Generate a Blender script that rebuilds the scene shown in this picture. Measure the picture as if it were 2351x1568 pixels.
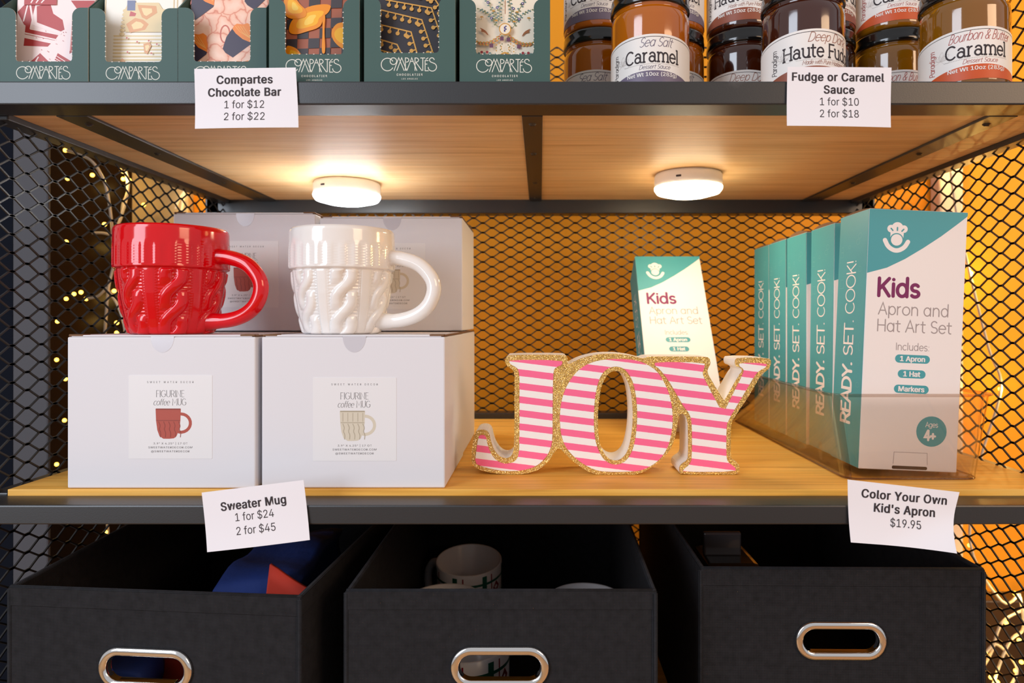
import bpy, bmesh, math, random, os
import numpy as np
from mathutils import Vector, Matrix
from mathutils.geometry import tessellate_polygon

for o in list(bpy.data.objects):
    bpy.data.objects.remove(o)
SC = bpy.context.scene
COL = SC.collection
random.seed(7)

# ------------------------------------------------------------------ camera, world, lights, exposure
EZ = 1.20                      # eye height above the floor
F, CX, CY, D0 = 1537.0, 1240.0, 735.0, 0.53   # focal length in photo pixels, vanishing point, eye to shelf front
cam = bpy.data.cameras.new('camera')
cam.sensor_width = 36.0
cam.lens = F / 2351 * 36.0
cam.shift_x = -(CX - 1175.5) / 2351
cam.shift_y = -(784 - CY) / 2351
cam.clip_start = 0.01
cam.dof.use_dof = True
cam.dof.focus_distance = 0.575
cam.dof.aperture_fstop = 8.0
camo = bpy.data.objects.new('camera', cam)
camo.location = (0, -D0, EZ)
camo.rotation_euler = (math.pi / 2, 0, 0)
COL.objects.link(camo)
SC.camera = camo

SC.view_settings.view_transform = 'Standard'
SC.view_settings.look = 'None'
SC.view_settings.exposure = 0.15
SC.view_settings.gamma = 1.0
SC.view_settings.use_curve_mapping = False

wd = bpy.data.worlds.new('world')
SC.world = wd
wd.use_nodes = True
wd.node_tree.nodes['Background'].inputs[0].default_value = (0.82, 0.82, 0.85, 1)
wd.node_tree.nodes['Background'].inputs[1].default_value = 0.52


def area(name, loc, target, sx, sy, power, color):
    l = bpy.data.lights.new(name, 'AREA')
    l.shape = 'RECTANGLE'
    l.size, l.size_y = sx, sy
    l.energy = power
    l.color = color
    o = bpy.data.objects.new(name, l)
    o.location = loc
    d = Vector(target) - Vector(loc)
    o.rotation_euler = d.to_track_quat('-Z', 'Y').to_euler()
    COL.objects.link(o)
    return o


def point(name, loc, power, color, r=0.01):
    l = bpy.data.lights.new(name, 'POINT')
    l.energy = power
    l.color = color
    l.shadow_soft_size = r
    o = bpy.data.objects.new(name, l)
    o.location = loc
    COL.objects.link(o)
    return o


area('window_light', (-1.65, -1.75, EZ + 0.70), (-0.15, 0.0, EZ), 1.0, 1.7, 37, (0.80, 0.88, 1.0))
area('shop_light', (1.75, -1.6, EZ + 0.85), (0.25, 0.1, EZ - 0.1), 0.9, 0.9, 18, (1.0, 0.66, 0.40))
WARM = (1.0, 0.62, 0.16)
point('wall_fill_light', (1.35, 0.30, EZ + 0.25), 13, (1.0, 0.70, 0.28), 0.10)  # unseen fill light, added to brighten the ochre wall

# ------------------------------------------------------------------ helpers


def P(px, py, D):
    """A point of the place, from where it shows in the photo and its distance from the eye."""
    return Vector(((px - CX) / F * D, D - D0, EZ - (py - CY) / F * D))


def tag(o, label=None, cat=None, group=None, kind=None):
    if label:
        o['label'] = label
    if cat:
        o['category'] = cat
    if group:
        o['group'] = group
    if kind:
        o['kind'] = kind
    return o


def thing(name, loc, label, cat, group=None, rot=(0, 0, 0)):
    o = bpy.data.objects.new(name, None)
    o.empty_display_size = 0.02
    o.location = loc
    o.rotation_euler = rot
    COL.objects.link(o)
    return tag(o, label, cat, group)


class MB:
    def __init__(s):
        s.v, s.f, s.m, s.s, s.lay = [], [], [], [], 0

    def add(s, verts, faces, mat=0, smooth=False):
        b = len(s.v)
        s.v.extend([tuple(p) for p in verts])
        for f in faces:
            s.f.append([i + b for i in f])
            s.m.append(mat)
            s.s.append(smooth)
        return s

    def box(s, lo, hi, mat=0, bevel=0.0, seg=2, M=None):
        bm = bmesh.new()
        bmesh.ops.create_cube(bm, size=1.0)
        for v in bm.verts:
            v.co = Vector([lo[i] + (v.co[i] + 0.5) * (hi[i] - lo[i]) for i in range(3)])
        if bevel > 0:
            bmesh.ops.bevel(bm, geom=list(bm.edges), offset=bevel, segments=seg, profile=0.5, affect='EDGES')
        if M is not None:
            bm.transform(M)
        bm.verts.index_update()
        s.add([v.co.copy() for v in bm.verts], [[v.index for v in f.verts] for f in bm.faces], mat)
        bm.free()
        return s

    def prism(s, loops, mp, d0, d1, mat=0, side_mat=None, smooth=False):
        """Extrude 2D loops (first outer, rest holes) between depths d0 and d1; mp(x, y, d) -> point."""
        side_mat = mat if side_mat is None else side_mat
        flat = [p for l in loops for p in l]
        tris = tessellate_polygon([[Vector((p[0], p[1], 0)) for p in l] for l in loops])
        n = len(flat)
        s.add([mp(p[0], p[1], d0) for p in flat], tris, mat)
        if d1 is not None:
            s.add([mp(p[0], p[1], d1) for p in flat], [t[::-1] for t in tris], mat)
            for l in loops:
                k = len(l)
                s.add([mp(p[0], p[1], d0) for p in l] + [mp(p[0], p[1], d1) for p in l],
                      [[i, (i + 1) % k, k + (i + 1) % k, k + i] for i in range(k)], side_mat, smooth)
        return s

    def flat(s, loops, mp, mat=0):
        flat = [p for l in loops for p in l]
        tris = tessellate_polygon([[Vector((p[0], p[1], 0)) for p in l] for l in loops])
        return s.art((flat, tris), mp, mat)

    def art(s, vf, mp, mat=0):
        """Printed shapes; every stroke lies a hair above the one before so that none share a plane."""
        if not vf[0]:
            return s
        s.lay = (s.lay + 1) % 6
        x, y = vf[0][0][:2]
        e = 1e-4
        if (mp(x + e, y) - mp(x, y)).length < 1e-6:
            e = 0.1
        out = []
        for p in vf[0]:
            q = mp(p[0], p[1])
            k = s.lay + (p[2] if len(p) > 2 else 0)
            if k:
                n = (mp(p[0] + e, p[1]) - q).cross(mp(p[0], p[1] + e) - q)
                q = q + n.normalized() * (k * 0.7e-5)
            out.append(q)
        return s.add(out, vf[1], mat)

    def lathe(s, prof, n=48, mat=0, c=(0, 0, 0), smooth=True, a0=0, a1=360, closed=True):
        m = len(prof)
        vs = []
        k = n if closed else n + 1
        for i in range(k):
            a = math.radians(a0 + (a1 - a0) * i / n)
            for r, z in prof:
                vs.append((c[0] + r * math.cos(a), c[1] + r * math.sin(a), c[2] + z))
        fs = []
        for i in range(n):
            j = (i + 1) % k
            for q in range(m - 1):
                fs.append([i * m + q, j * m + q, j * m + q + 1, i * m + q + 1])
        return s.add(vs, fs, mat, smooth)

    def tube(s, pts, r, n=10, mat=0, caps=True):
        pts = [Vector(p) for p in pts]
        rs = r if isinstance(r, (list, tuple)) else [r] * len(pts)
        vs, fs = [], []
        t0 = (pts[1] - pts[0]).normalized()
        up = Vector((0, 0, 1)) if abs(t0.z) < 0.9 else Vector((1, 0, 0))
        nrm = (up - t0 * up.dot(t0)).normalized()
        for i, p in enumerate(pts):
            t = (pts[min(i + 1, len(pts) - 1)] - pts[max(i - 1, 0)]).normalized()
            nrm = (nrm - t * nrm.dot(t)).normalized()
            b = t.cross(nrm)
            for k in range(n):
                a = 2 * math.pi * k / n
                vs.append(p + (nrm * math.cos(a) + b * math.sin(a)) * rs[i])
        for i in range(len(pts) - 1):
            for k in range(n):
                fs.append([i * n + k, i * n + (k + 1) % n, (i + 1) * n + (k + 1) % n, (i + 1) * n + k])
        if caps:
            fs.append(list(range(n))[::-1])
            fs.append([(len(pts) - 1) * n + k for k in range(n)])
        return s.add(vs, fs, mat, True)

    def ball(s, c, r, mat=0, n=10):
        prof = [(max(r * math.sin(math.pi * i / n), 1e-6), -r * math.cos(math.pi * i / n)) for i in range(n + 1)]
        return s.lathe(prof, n * 2, mat, c)

    def build(s, name, mats, parent=None, loc=(0, 0, 0), rot=(0, 0, 0)):
        me = bpy.data.meshes.new(name)
        me.from_pydata(s.v, [], s.f)
        for m in (mats if isinstance(mats, (list, tuple)) else [mats]):
            me.materials.append(m)
        me.polygons.foreach_set('material_index', s.m)
        me.polygons.foreach_set('use_smooth', s.s)
        me.update()
        o = bpy.data.objects.new(name, me)
        o.location = loc
        o.rotation_euler = rot
        COL.objects.link(o)
        if parent is not None:
            o.parent = parent
        return o


def plane(o, ux, uy):
    o, ux, uy = Vector(o), Vector(ux), Vector(uy)
    return lambda x, y: o + ux * x + uy * y


def front(y, x0=0.0, z0=0.0):
    return lambda a, b: Vector((x0 + a, y, z0 + b))


def arc(cx, cy, rx, ry, a0, a1, n=None):
    n = n or max(4, int(abs(a1 - a0) / 15))
    return [(cx + rx * math.cos(math.radians(a0 + (a1 - a0) * i / n)), cy + ry * math.sin(math.radians(a0 + (a1 - a0) * i / n))) for i in range(n + 1)]


def ell(cx, cy, rx, ry=None, n=28):
    ry = rx if ry is None else ry
    return arc(cx, cy, rx, ry, 0, 360, n)[:-1]


def rrect(x0, y0, x1, y1, r, n=6):
    out = []
    for cx, cy, a in ((x1 - r, y1 - r, 0), (x0 + r, y1 - r, 90), (x0 + r, y0 + r, 180), (x1 - r, y0 + r, 270)):
        out += arc(cx, cy, r, r, a, a + 90, n)
    return out


def chaikin(pts, k=2, closed=True):
    for _ in range(k):
        out = []
        n = len(pts)
        for i in range(n if closed else n - 1):
            a, b = pts[i], pts[(i + 1) % n]
            out.append((a[0] * .75 + b[0] * .25, a[1] * .75 + b[1] * .25))
            out.append((a[0] * .25 + b[0] * .75, a[1] * .25 + b[1] * .75))
        pts = out if closed else [pts[0]] + out + [pts[-1]]
    return pts


def spline(pts, n=8):
    """Catmull-Rom through 3D points."""
    pts = [Vector(p) for p in pts]
    out = []
    for i in range(len(pts) - 1):
        p0, p1, p2, p3 = pts[max(i - 1, 0)], pts[i], pts[i + 1], pts[min(i + 2, len(pts) - 1)]
        for k in range(n):
            t = k / n
            out.append(0.5 * ((2 * p1) + (p2 - p0) * t + (2 * p0 - 5 * p1 + 4 * p2 - p3) * t * t + (3 * p1 - p0 - 3 * p2 + p3) * t ** 3))
    return out + [pts[-1]]


# ------------------------------------------------------------------ lettering
def join(parts):
    v, f = [], []
    for a, b in parts:
        k = len(v)
        if not a:
            continue
        v += list(a)
        f += [[i + k for i in q] for q in b]
    return v, f


def stroke(pts, w, cap=True, contrast=0.0):
    """Ribbon along a 2D polyline."""
    q = [pts[0]]
    for p in pts[1:]:
        if (p[0] - q[-1][0]) ** 2 + (p[1] - q[-1][1]) ** 2 > 1e-12:
            q.append(p)
    if len(q) < 2:
        return [], []
    n = len(q)
    closed = n > 3 and (q[0][0] - q[-1][0]) ** 2 + (q[0][1] - q[-1][1]) ** 2 < 1e-8
    v, f = [], []
    d = []
    for i in range(n - 1):
        a, b = q[i], q[i + 1]
        l = math.hypot(b[0] - a[0], b[1] - a[1])
        d.append(((b[0] - a[0]) / l, (b[1] - a[1]) / l))
    for i in range(n):
        d0 = d[i - 1] if i > 0 else (d[-1] if closed else d[0])
        d1 = d[i] if i < n - 1 else (d[0] if closed else d[-1])
        nx, ny = -(d0[1] + d1[1]), d0[0] + d1[0]
        l = math.hypot(nx, ny) or 1
        nx, ny = nx / l, ny / l
        c = max(0.45, -d0[1] * nx + d0[0] * ny)
        ww = w * (1 - contrast + contrast * abs(nx)) / 2 / c
        v += [(q[i][0] + nx * ww, q[i][1] + ny * ww), (q[i][0] - nx * ww, q[i][1] - ny * ww)]
    for i in range(n - 1):
        f.append([2 * i, 2 * i + 1, 2 * i + 3, 2 * i + 2])
    parts = [(v, f)]
    if cap and not closed:
        for c, dd in ((q[0], (-d[0][0], -d[0][1])), (q[-1], d[-1])):
            a0 = math.degrees(math.atan2(dd[1], dd[0]))
            e = arc(c[0], c[1], w / 2, w / 2, a0 - 90, a0 + 90, 7)
            parts.append((e, [list(range(len(e)))]))
    return join(parts)


def _s(x, y, w, h):
    return arc(x, y + h * .74, w * .92, h * .26, 35, 270) + arc(x, y + h * .24, w, h * .24, 90, -145)[1:]


G = {
    ' ': (34, []), '.': (24, [[(12, 4), (12.5, 4.5)]]), ':': (24, [[(12, 4), (12.5, 4)], [(12, 58), (12.5, 58)]]),
    '!': (28, [[(14, 100), (14, 32)], [(14, 3), (14.5, 3)]]), "'": (20, [[(10, 100), (10, 78)]]),
    '+': (64, [[(8, 42), (56, 42)], [(32, 18), (32, 66)]]), '4': (66, [[(46, 0), (46, 100)], [(40, 100), (6, 30), (62, 30)]]),
    '&': (80, [[(72, 0), (20, 68)] + arc(33, 82, 17, 18, 200, -40) + [(14, 36)] + arc(34, 24, 25, 24, 150, 350) + [(72, 44)]]),
    'A': (80, [[(4, 0), (40, 100), (76, 0)], [(17, 34), (63, 34)]]), 'B': (70, [[(10, 0), (10, 100), (34, 100)] + arc(34, 77, 22, 23, 90, -90) + [(10, 54)], [(34, 54)] + arc(36, 27, 25, 27, 90, -90) + [(10, 0)]]),
    'C': (86, [arc(48, 50, 42, 50, 48, 312)]),
    'D': (86, [[(10, 0), (10, 100), (36, 100)] + arc(36, 50, 42, 50, 90, -90) + [(10, 0)]]),
    'E': (66, [[(60, 100), (10, 100), (10, 0), (60, 0)], [(10, 52), (54, 52)]]),
    'F': (62, [[(60, 100), (10, 100), (10, 0)], [(10, 50), (52, 50)]]),
    'G': (92, [arc(48, 50, 42, 50, 48, 325) + [(83, 46), (56, 46)]]),
    'H': (84, [[(10, 0), (10, 100)], [(74, 0), (74, 100)], [(10, 52), (74, 52)]]),
    'I': (24, [[(12, 0), (12, 100)]]),
    'K': (76, [[(10, 0), (10, 100)], [(68, 100), (12, 38)], [(30, 56), (70, 0)]]),
    'M': (104, [[(10, 0), (10, 100), (52, 30), (94, 100), (94, 0)]]), 'N': (86, [[(10, 0), (10, 100), (76, 0), (76, 100)]]),
    'O': (100, [arc(50, 50, 44, 50, 0, 360)]), 'P': (70, [[(10, 0), (10, 100), (36, 100)] + arc(36, 73, 27, 27, 90, -90) + [(10, 46)]]),
    'R': (74, [[(10, 0), (10, 100), (36, 100)] + arc(36, 73, 27, 27, 90, -90) + [(10, 46)], [(38, 46), (66, 0)]]),
    'S': (66, [_s(33, 0, 27, 100)]), 'T': (70, [[(2, 100), (68, 100)], [(35, 100), (35, 0)]]),
    'U': (84, [[(10, 100), (10, 36)] + arc(42, 36, 32, 36, 180, 360) + [(74, 100)]]),
    'W': (110, [[(4, 100), (30, 0), (55, 90), (80, 0), (106, 100)]]), 'Y': (74, [[(2, 100), (37, 44), (72, 100)], [(37, 44), (37, 0)]]),
    'a': (74, [arc(34, 35, 28, 35, 0, 360), [(62, 70), (62, 0)]]), 'b': (74, [arc(40, 35, 28, 35, 0, 360), [(11, 105), (11, 0)]]),
    'c': (64, [arc(36, 35, 30, 35, 50, 310)]), 'd': (76, [arc(34, 35, 28, 35, 0, 360), [(63, 105), (63, 0)]]),
    'e': (70, [[(8, 37), (62, 37)], arc(35, 35, 29, 35, 4, 318)]), 'f': (42, [[(18, 0), (18, 82)] + arc(34, 82, 16, 22, 180, 80), [(3, 68), (38, 68)]]),
    'g': (74, [arc(34, 35, 28, 35, 0, 360), [(62, 70), (62, -8)] + arc(35, -8, 27, 20, 0, -150)]),
    'h': (72, [[(10, 105), (10, 0)], [(10, 38)] + arc(35, 42, 25, 28, 180, 0) + [(60, 0)]]), 'i': (24, [[(12, 70), (12, 0)], [(12, 95), (12.5, 95)]]),
    'k': (62, [[(10, 105), (10, 0)], [(54, 70), (12, 26)], [(26, 40), (58, 0)]]), 'l': (24, [[(12, 105), (12, 0)]]),
    'm': (108, [[(10, 70), (10, 0)], [(10, 40)] + arc(32, 44, 22, 26, 180, 0) + [(54, 0)], [(54, 40)] + arc(76, 44, 22, 26, 180, 0) + [(98, 0)]]),
    'n': (72, [[(10, 70), (10, 0)], [(10, 38)] + arc(35, 42, 25, 28, 180, 0) + [(60, 0)]]), 'o': (74, [arc(37, 35, 31, 35, 0, 360)]),
    'p': (74, [arc(40, 35, 28, 35, 0, 360), [(11, 70), (11, -28)]]), 'r': (46, [[(10, 70), (10, 0)], [(10, 36)] + arc(36, 42, 26, 28, 180, 92)]),
    's': (56, [_s(28, 0, 22, 70)]), 't': (46, [[(18, 92), (18, 18)] + arc(33, 18, 15, 18, 180, 285), [(2, 68), (40, 68)]]),
    'u': (72, [[(10, 70), (10, 28)] + arc(35, 28, 25, 28, 180, 360) + [(60, 70)], [(60, 30), (60, 0)]]), 'z': (58, [[(6, 70), (52, 70), (6, 0), (54, 0)]]),
    'w': (92, [[(4, 70), (24, 0), (46, 66), (68, 0), (88, 70)]]), 'y': (64, [[(4, 70), (32, 4)], [(60, 70), (26, -28), (10, -28)]]),
    '@a': (76, [arc(35, 47, 23, 23, 150, 0) + [(58, 12)] + arc(66, 12, 8, 11, 180, 275), arc(33, 21, 24, 21, 0, 360)]),
}


def vtext(s, cap, w, slab=0.0, slant=0.0, xs=1.0, align='c', cap_ends=True, contrast=0.0, track=0.0, typewriter=False):
    """Stroke lettering; cap height `cap`, pen width `w` (metres)."""
    k = cap / 100.0
    x = 0.0
    ly = 0
    parts = []
    for ch in s:
        adv, st = G['@a' if (typewriter and ch == 'a') else ch]
        for line in st:
            pts = [((x + p[0] * xs) * k + p[1] * k * slant, p[1] * k) for p in line]
            ly = (ly + 1) % 5
            sv = stroke(pts, w, cap_ends, contrast)
            parts.append(([(p[0], p[1], ly) for p in sv[0]], sv[1]))
            if slab and len(line) > 1:
                for e, o in ((0, 1), (-1, -2)):
                    p, q = line[e], line[o]
                    if abs(p[1] - q[1]) > 3 * abs(p[0] - q[0]) and min(abs(p[1] - t) for t in (0, 70, 100, 105, -28)) < 1:
                        l = slab * (0.35 if (p[1] > 60 and ch.islower()) else 1)
                        sx = p[1] * k * slant
                        sv = stroke([((x + p[0] * xs) * k - slab * k + sx, p[1] * k), ((x + p[0] * xs) * k + l * k + sx, p[1] * k)], w * (1 - contrast * .7), False)
                        parts.append(([(t[0], t[1], 5) for t in sv[0]], sv[1]))
        x += (adv + track) * xs
    tw = (x - track * xs) * k
    dx = {'c': -tw / 2, 'l': 0, 'r': -tw}[align]
    v, f = join(parts)
    return [(p[0] + dx,) + tuple(p[1:]) for p in v], f


try:
    FONT = bpy.data.fonts.load(os.path.join(bpy.utils.system_resource('DATAFILES'), 'fonts', 'Inter.woff2'))
except Exception:
    FONT = None


_tc = {}


def ftext(s, cap, bold=0.0, align='c', xs=1.0, space=1.0):
    """Outline lettering; cap height in metres, bold = extra stem width as a share of the cap height."""
    key = (s, space)
    if key not in _tc:
        c = bpy.data.curves.new('t', 'FONT')
        c.body = s
        c.resolution_u = 3
        c.space_character = space
        if FONT:
            c.font = FONT
        o = bpy.data.objects.new('t', c)
        COL.objects.link(o)
        dg = bpy.context.evaluated_depsgraph_get()
        cu = o.to_curve(dg)
        polys = []
        for sp in cu.splines:
            bp = sp.bezier_points
            pts = []
            for a in range(len(bp)):
                p0, p3 = bp[a], bp[(a + 1) % len(bp)]
                straight = (p0.handle_right - p0.co).cross(p3.co - p0.co).length < 1e-6 and (p3.handle_left - p3.co).cross(p3.co - p0.co).length < 1e-6
                for t in ((0,) if straight else (0, .25, .5, .75)):
                    q = p0.co * (1 - t) ** 3 + 3 * p0.handle_right * t * (1 - t) ** 2 + 3 * p3.handle_left * t * t * (1 - t) + p3.co * t ** 3
                    pts.append((q.x, q.y))
            ar = sum(pts[a][0] * pts[(a + 1) % len(pts)][1] - pts[(a + 1) % len(pts)][0] * pts[a][1] for a in range(len(pts))) / 2
            polys.append((ar, pts))
        o.to_curve_clear()
        sg = 1 if max(polys, key=lambda q: abs(q[0]))[0] > 0 else -1

        def inside(p, poly):
            r = False
            for a in range(len(poly)):
                (x1, y1), (x2, y2) = poly[a], poly[a - 1]
                if (y1 > p[1]) != (y2 > p[1]) and p[0] < (x2 - x1) * (p[1] - y1) / (y2 - y1) + x1:
                    r = not r
            return r
        outs = [[pts] for ar, pts in polys if ar * sg > 0]
        for ar, pts in polys:
            if ar * sg <= 0:
                own = [q for q in outs if inside(pts[0], q[0])]
                if own:
                    min(own, key=lambda q: max(p[0] for p in q[0]) - min(p[0] for p in q[0])).append(pts)
        tv, tf = [], []
        for n, loops in enumerate(outs):
            fl = [p for l in loops for p in l]
            tr = tessellate_polygon([[Vector((p[0], p[1], 0)) for p in l] for l in loops])
            tf += [[a + len(tv) for a in t] for t in tr]
            tv += [(p[0], p[1], n % 3) for p in fl]
        _tc[key] = (tv, tf)
        bpy.data.objects.remove(o)
        bpy.data.curves.remove(c)
    v, f = _tc[key]
    if 'cap' not in _tc:
        _tc['cap'] = 1.0
        hv = ftext('H', 1.0)[0]
        _tc['cap'] = max(p[1] for p in hv) - min(p[1] for p in hv)
        v, f = _tc[key]
    k = cap / _tc['cap']
    xs0, xs1 = min(p[0] for p in v), max(p[0] for p in v)
    dx = {'c': -(xs0 + xs1) / 2, 'l': -xs0, 'r': -xs1}[align]
    base = [((p[0] + dx) * k * xs, p[1] * k) + tuple(p[2:]) for p in v]
    if not bold:
        return base, f
    b = bold * cap / 2
    return join([([(p[0] + ox * b, p[1] + oy * b * .55, i + (p[2] if len(p) > 2 else 0) * 7) for p in base], f) for i, (ox, oy) in enumerate(((0, 0), (1, 0), (-1, 0), (.7, .7), (-.7, .7), (.7, -.7), (-.7, -.7)))])


def shift(vf, dx, dy, k=1.0, rot=0.0):
    c, s = math.cos(rot), math.sin(rot)
    return [((p[0] * c - p[1] * s) * k + dx, (p[0] * s + p[1] * c) * k + dy) + tuple(p[2:]) for p in vf[0]], vf[1]


# ------------------------------------------------------------------ materials
def srgb(r, g, b):
    def c(x):
        x /= 255.0
        return x / 12.92 if x <= 0.04045 else ((x + 0.055) / 1.055) ** 2.4
    return (c(r), c(g), c(b), 1.0)


MATS = {}


def mat(name, rgb, rough=0.5, metal=0.0, coat=0.0, spec=0.5, bump=None, var=None, emit=0.0, sss=0.0):
    """Principled material with optional noise bump (scale, strength, distance) and colour variation (scale, amount)."""
    if name in MATS:
        return MATS[name]
    m = bpy.data.materials.new(name)
    m.use_nodes = True
    nt = m.node_tree
    b = nt.nodes['Principled BSDF']
    b.inputs['Base Color'].default_value = srgb(*rgb)
    b.inputs['Roughness'].default_value = rough
    b.inputs['Metallic'].default_value = metal
    b.inputs['Coat Weight'].default_value = coat
    b.inputs['Coat Roughness'].default_value = 0.04
    b.inputs['Specular IOR Level'].default_value = spec
    if emit:
        b.inputs['Emission Color'].default_value = srgb(*rgb)
        b.inputs['Emission Strength'].default_value = emit
    tc = nt.nodes.new('ShaderNodeTexCoord')
    if bump:
        n = nt.nodes.new('ShaderNodeTexNoise')
        n.inputs['Scale'].default_value = bump[0]
        n.inputs['Detail'].default_value = 3
        bp = nt.nodes.new('ShaderNodeBump')
        bp.inputs['Strength'].default_value = bump[1]
        bp.inputs['Distance'].default_value = bump[2]
        nt.links.new(tc.outputs['Object'], n.inputs['Vector'])
        nt.links.new(n.outputs['Fac'], bp.inputs['Height'])
        nt.links.new(bp.outputs['Normal'], b.inputs['Normal'])
    if var:
        n = nt.nodes.new('ShaderNodeTexNoise')
        n.inputs['Scale'].default_value = var[0]
        n.inputs['Detail'].default_value = 4
        mx = nt.nodes.new('ShaderNodeMix')
        mx.data_type = 'RGBA'
        c = srgb(*rgb)
        mx.inputs[6].default_value = tuple(x * (1 - var[1]) for x in c[:3]) + (1,)
        mx.inputs[7].default_value = tuple(min(1, x * (1 + var[1])) for x in c[:3]) + (1,)
        nt.links.new(tc.outputs['Object'], n.inputs['Vector'])
        nt.links.new(n.outputs['Fac'], mx.inputs[0])
        nt.links.new(mx.outputs[2], b.inputs['Base Color'])
    MATS[name] = m
    return m


def nodes_of(name, rough=0.5):
    m = bpy.data.materials.new(name)
    m.use_nodes = True
    nt = m.node_tree
    b = nt.nodes['Principled BSDF']
    b.inputs['Roughness'].default_value = rough

    def N(t, **kw):
        n = nt.nodes.new(t)
        for k, v in kw.items():
            setattr(n, k, v)
        return n
    MATS[name] = m
    return m, nt, b, N


def ramp(N, stops):
    r = N('ShaderNodeValToRGB')
    e = r.color_ramp.elements
    while len(e) < len(stops):
        e.new(0.5)
    for i, (p, c) in enumerate(stops):
        e[i].position = p
        e[i].color = c
    return r


def wood_mat(name, dark, mid, light, rough, spec=0.3):
    m, nt, b, N = nodes_of(name, rough)
    b.inputs['Specular IOR Level'].default_value = spec
    tc = N('ShaderNodeTexCoord')
    mp = N('ShaderNodeMapping')
    mp.inputs['Scale'].default_value = (2.2, 34, 34)
    nt.links.new(tc.outputs['Object'], mp.inputs['Vector'])
    n1 = N('ShaderNodeTexNoise')
    n1.inputs['Scale'].default_value = 2.6
    n1.inputs['Detail'].default_value = 5
    n1.inputs['Distortion'].default_value = 0.6
    nt.links.new(mp.outputs['Vector'], n1.inputs['Vector'])
    r = ramp(N, [(0.30, srgb(*dark)), (0.48, srgb(*mid)), (0.75, srgb(*light))])
    nt.links.new(n1.outputs['Fac'], r.inputs[0])
    mp2 = N('ShaderNodeMapping')
    mp2.inputs['Scale'].default_value = (9, 420, 420)
    nt.links.new(tc.outputs['Object'], mp2.inputs['Vector'])
    n2 = N('ShaderNodeTexNoise')
    n2.inputs['Scale'].default_value = 1.0
    n2.inputs['Detail'].default_value = 3
    nt.links.new(mp2.outputs['Vector'], n2.inputs['Vector'])
    r2 = ramp(N, [(0.35, (0.72, 0.72, 0.72, 1)), (0.62, (1, 1, 1, 1))])
    nt.links.new(n2.outputs['Fac'], r2.inputs[0])
    mx = N('ShaderNodeMix', data_type='RGBA', blend_type='MULTIPLY')
    mx.inputs[0].default_value = 0.55
    nt.links.new(r.outputs[0], mx.inputs[6])
    nt.links.new(r2.outputs[0], mx.inputs[7])
    nt.links.new(mx.outputs[2], b.inputs['Base Color'])
    bp = N('ShaderNodeBump')
    bp.inputs['Strength'].default_value = 0.15
    bp.inputs['Distance'].default_value = 0.0006
    nt.links.new(n2.outputs['Fac'], bp.inputs['Height'])
    nt.links.new(bp.outputs['Normal'], b.inputs['Normal'])
    return m


def metal_mat():
    m, nt, b, N = nodes_of('black_steel', 0.40)
    b.inputs['Specular IOR Level'].default_value = 0.85
    tc = N('ShaderNodeTexCoord')
    n = N('ShaderNodeTexNoise')
    n.inputs['Scale'].default_value = 9
    n.inputs['Detail'].default_value = 8
    nt.links.new(tc.outputs['Object'], n.inputs['Vector'])
    r = ramp(N, [(0.0, srgb(24, 24, 26)), (0.71, srgb(28, 28, 30)), (0.76, srgb(66, 64, 64))])
    nt.links.new(n.outputs['Fac'], r.inputs[0])
    nt.links.new(r.outputs[0], b.inputs['Base Color'])
    n2 = N('ShaderNodeTexNoise')
    n2.inputs['Scale'].default_value = 900
    nt.links.new(tc.outputs['Object'], n2.inputs['Vector'])
    bp = N('ShaderNodeBump')
    bp.inputs['Strength'].default_value = 0.10
    bp.inputs['Distance'].default_value = 0.0004
    nt.links.new(n2.outputs['Fac'], bp.inputs['Height'])
    nt.links.new(bp.outputs['Normal'], b.inputs['Normal'])
    return m


def fabric_mat(name, base, dot):
    """Black woven fabric: fine diagonal grid of paler threads."""
    m, nt, b, N = nodes_of(name, 0.85)
    b.inputs['Specular IOR Level'].default_value = 0.25
    tc = N('ShaderNodeTexCoord')
    sx = N('ShaderNodeSeparateXYZ')
    nt.links.new(tc.outputs['Object'], sx.inputs[0])

    def op(o, a, c):
        q = N('ShaderNodeMath', operation=o)
        q.inputs[2].default_value = 0.25
        for i, t in enumerate((a, c)):
            if t is None:
                continue
            if isinstance(t, (int, float)):
                q.inputs[i].default_value = t
            else:
                nt.links.new(t, q.inputs[i])
        return q.outputs[0]
    xy = op('ADD', sx.outputs[0], sx.outputs[1])
    k = 2 * math.pi / 0.0019
    s1 = op('SINE', op('MULTIPLY', op('ADD', xy, sx.outputs[2]), k), None)
    s2 = op('SINE', op('MULTIPLY', op('SUBTRACT', xy, sx.outputs[2]), k), None)
    pr = op('MULTIPLY', s1, s2)
    n = N('ShaderNodeTexNoise')
    n.inputs['Scale'].default_value = 140
    n.inputs['Detail'].default_value = 4
    nt.links.new(tc.outputs['Object'], n.inputs['Vector'])
    h = op('MULTIPLY', op('ADD', pr, 1.0), op('MULTIPLY_ADD', n.outputs['Fac'], 0.45))
    r = ramp(N, [(0.25, srgb(*base)), (0.80, srgb(*dot))])
    nt.links.new(h, r.inputs[0])
    nt.links.new(r.outputs[0], b.inputs['Base Color'])
    bp = N('ShaderNodeBump')
    bp.inputs['Strength'].default_value = 0.5
    bp.inputs['Distance'].default_value = 0.0003
    nt.links.new(pr, bp.inputs['Height'])
    nt.links.new(bp.outputs['Normal'], b.inputs['Normal'])
    return m


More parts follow.
